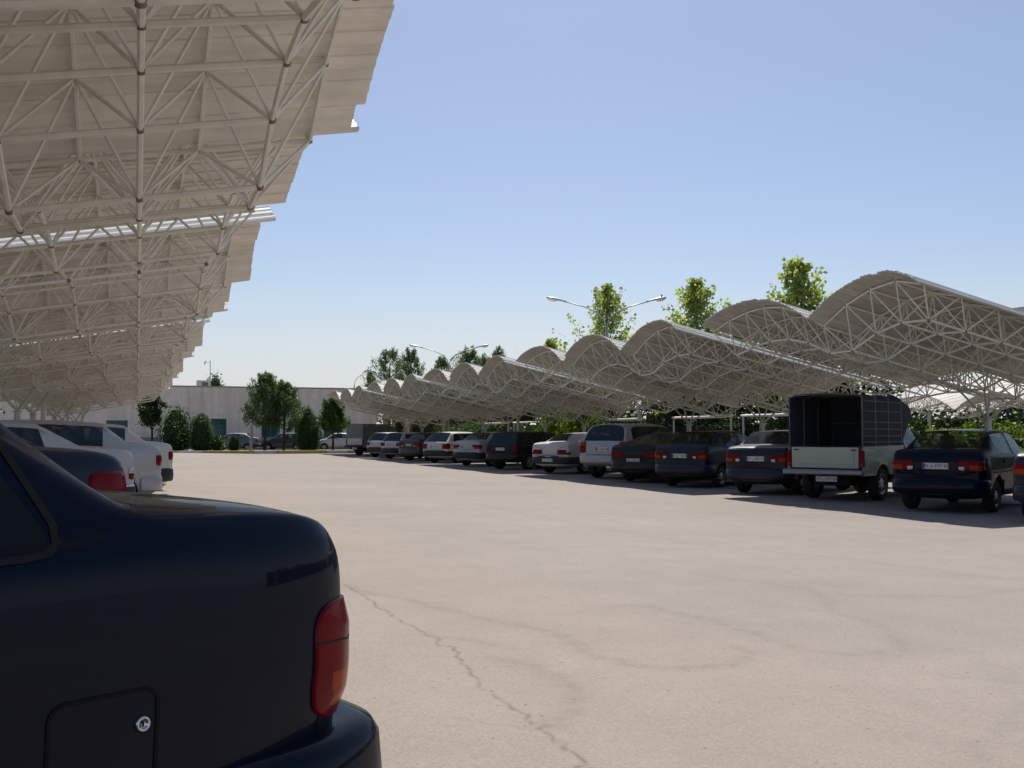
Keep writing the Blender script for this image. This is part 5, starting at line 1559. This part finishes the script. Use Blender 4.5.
for i, (x, y, ly, lz, m, lab) in enumerate(((22.8, 22.6, 9.0, 1.38, M_leaf_lime, 'bright lime hedge seen through the navy saloon windows'),
        (21.8, 29.2, 7.5, 1.75, M_leaf_dark, 'dark hedge behind the slate blue saloons'), (21.8, 37.4, 7.6, 1.9, M_leaf_dark, 'dark hedge behind the silver off-roader'),
        (21.7, 45.6, 7.6, 1.8, M_leaf_mid, 'green hedge behind the white saloon'), (21.8, 53.8, 7.6, 1.7, M_leaf_mid, 'green hedge behind the pearl saloon'),
        (21.8, 62.5, 8.4, 1.9, M_leaf_mid, 'denser green hedge behind the white wagon'), (21.8, 72.0, 9.0, 1.8, M_leaf_mid, 'green hedge behind the far hatchbacks'))):
    hedge_block((x, y, 0), (1.3, ly, lz), m, lab, 80+i, n=4200, group=HG)
bush((19.6, 45.0, 0), [(.4, .0), (.8, .6), (.95, 1.4), (.75, 2.2), (.3, 2.9)], M_leaf_lime, 'bright yellow-green shrub behind the white saloon and off-roader', 90, n=2200, leaf=.16, rough=.22, name='lime_shrub', cat='shrub', core=False)
bush((19.3, 47.6, 0), [(.3, .0), (.6, .5), (.7, 1.2), (.5, 2.0), (.2, 2.6)], M_leaf_lime, 'smaller yellow-green shrub behind the white saloon', 91, n=1500, leaf=.15, rough=.2, name='lime_shrub', cat='shrub', core=False)
for i, (y0, y1, lab) in enumerate(((24.0, 27.4, 'white rail section behind the slate blue saloon'), (27.9, 32.2, 'white rail section above the low brown saloon'), (32.8, 37.3, 'white rail section behind the off-roader roof'),
                                   (40.0, 43.4, 'white rail section left of the lime shrub'), (46.5, 50.6, 'white rail section behind the black hatchback'), (51.2, 56.2, 'white rail section behind the pearl saloon'), (57.0, 62.0, 'white rail section behind the white wagon'))):
    rail(20.3, y0, y1, 2.0, lab)
# greenery behind the left row
LG = 'trees behind the left canopies'
for i, (x, y) in enumerate(((-8.5, 24), (-9.5, 31), (-8.6, 38), (-9.4, 46), (-8.6, 55), (-9.5, 65))):
    leafy_tree((x, y, .12), 4.6, 2.2, 1.3, M_leaf_dark if i % 2 else M_leaf_mid, ('nearest', 'second', 'third', 'fourth', 'fifth', 'farthest')[i]+' tree seen between the posts of the left canopies', 100+i, leaf=.24, n=2600, group=LG, name='broad_tree', peak=.2, clumps=34)
hedge_block((-7.6, 42, .12), (1.2, 46, 1.3), M_leaf_mid, 'long low hedge behind the posts of the left canopies', 120, n=9000, leaf=.15)
# distant brick block at the far right
def far_block():
    root = empty('brick_block', (68.5, 54, 0), R(0), 'distant pinkish block with a white roof edge beyond the near right canopy', 'building')
    b = MB(); wall_box(b, -9, 14, -4, 4, 0, 9.9); b.build('wall', M_pink, root)
    r = MB(); wall_box(r, -9.4, 14.4, -4.4, 4.4, 9.9, 10.4); r.build('roof_edge', M_kerbw, root)
    for i in range(5):
        for z in (2, 5, 8):
            f = MB(); wall_box(f, -7.4+i*4, -5.6+i*4, -4.05, -4.005, z-.9, z+.7); w = f.build('window', M_kerbw, root)
            p = MB(); wall_box(p, -7.3+i*4, -5.7+i*4, -4.08, -4.06, z-.8, z+.6); p.build('pane', M_teal, w)
far_block()
hedge_block((45.5, 42, 0), (2.5, 46, 2.5), M_leaf_dark, 'long dark hedge beyond the second row of canopies', 131, n=9000, leaf=.3)
hedge_block((45.5, 4, 0), (2.5, 26, 2.4), M_leaf_dark, 'dark hedge past the open end of the second row', 132, n=5000, leaf=.3)
hedge_block((30, 101, 0), (17, 2.4, 4.2), M_leaf_dark, 'tall dark hedge behind the tan pillars', 130, n=7000, leaf=.3, group=None)

# ------------------------------------------------------------------ light
w = bpy.data.worlds.new('World'); scene.world = w; w.use_nodes = True
nt = w.node_tree
bg = nt.nodes['Background']
sky = nt.nodes.new('ShaderNodeTexSky'); sky.sky_type = 'NISHITA'; sky.sun_disc = False
SD = Vector((.25, .63, 1.0)).normalized()
sky.sun_elevation = math.asin(SD.z)
sky.sun_rotation = math.atan2(SD.x, SD.y)
sky.altitude = 0; sky.air_density = 1.0; sky.dust_density = 1.0; sky.ozone_density = 1.0
tint = nt.nodes.new('ShaderNodeMix'); tint.data_type = 'RGBA'; tint.blend_type = 'MULTIPLY'; tint.inputs[0].default_value = 1.0
tint.inputs[7].default_value = (.93, .932, 1.0, 1)
nt.links.new(sky.outputs[0], tint.inputs[6])
# pale summer haze low in the sky
tcw = nt.nodes.new('ShaderNodeTexCoord'); sepw = nt.nodes.new('ShaderNodeSeparateXYZ'); nt.links.new(tcw.outputs['Generated'], sepw.inputs[0])
mrw = nt.nodes.new('ShaderNodeMapRange'); mrw.interpolation_type = 'SMOOTHSTEP'
mrw.inputs['From Min'].default_value = 0.0; mrw.inputs['From Max'].default_value = 0.17; mrw.inputs['To Min'].default_value = 0.72; mrw.inputs['To Max'].default_value = 0.0
nt.links.new(sepw.outputs['Z'], mrw.inputs['Value'])
hz = nt.nodes.new('ShaderNodeMix'); hz.data_type = 'RGBA'; hz.inputs[7].default_value = (6.7, 6.75, 7.4, 1)
nt.links.new(mrw.outputs['Result'], hz.inputs[0]); nt.links.new(tint.outputs[2], hz.inputs[6]); nt.links.new(hz.outputs[2], bg.inputs[0]); bg.inputs['Strength'].default_value = 0.083
sl = bpy.data.lights.new('sun', 'SUN'); sl.energy = 4.6; sl.angle = R(.53); sl.color = (1.0, .955, .89)
so = bpy.data.objects.new('sun', sl); COL.objects.link(so)
so.rotation_euler = SD.to_track_quat('Z', 'Y').to_euler()

# ------------------------------------------------------------------ camera
cam = bpy.data.cameras.new('camera'); co = bpy.data.objects.new('camera', cam); COL.objects.link(co)
cam.sensor_width = 36; cam.lens = 1040/1024*36
cam.clip_start = .05; cam.clip_end = 3000
yaw, pitch = math.atan(374/1040), math.atan(50/1040)
co.location = (0, 0, 1.35)
co.rotation_euler = (math.pi/2+pitch, 0, -yaw)
scene.camera = co

vs_ = scene.view_settings
vs_.view_transform = 'Standard'; vs_.look = 'None'; vs_.gamma = 1; vs_.use_curve_mapping = False
vs_.exposure = 0.35
scene.cycles.max_bounces = 8; scene.cycles.diffuse_bounces = 4; scene.cycles.transparent_max_bounces = 16
scene.cycles.use_denoising = True
scene.cycles.sample_clamp_indirect = 8
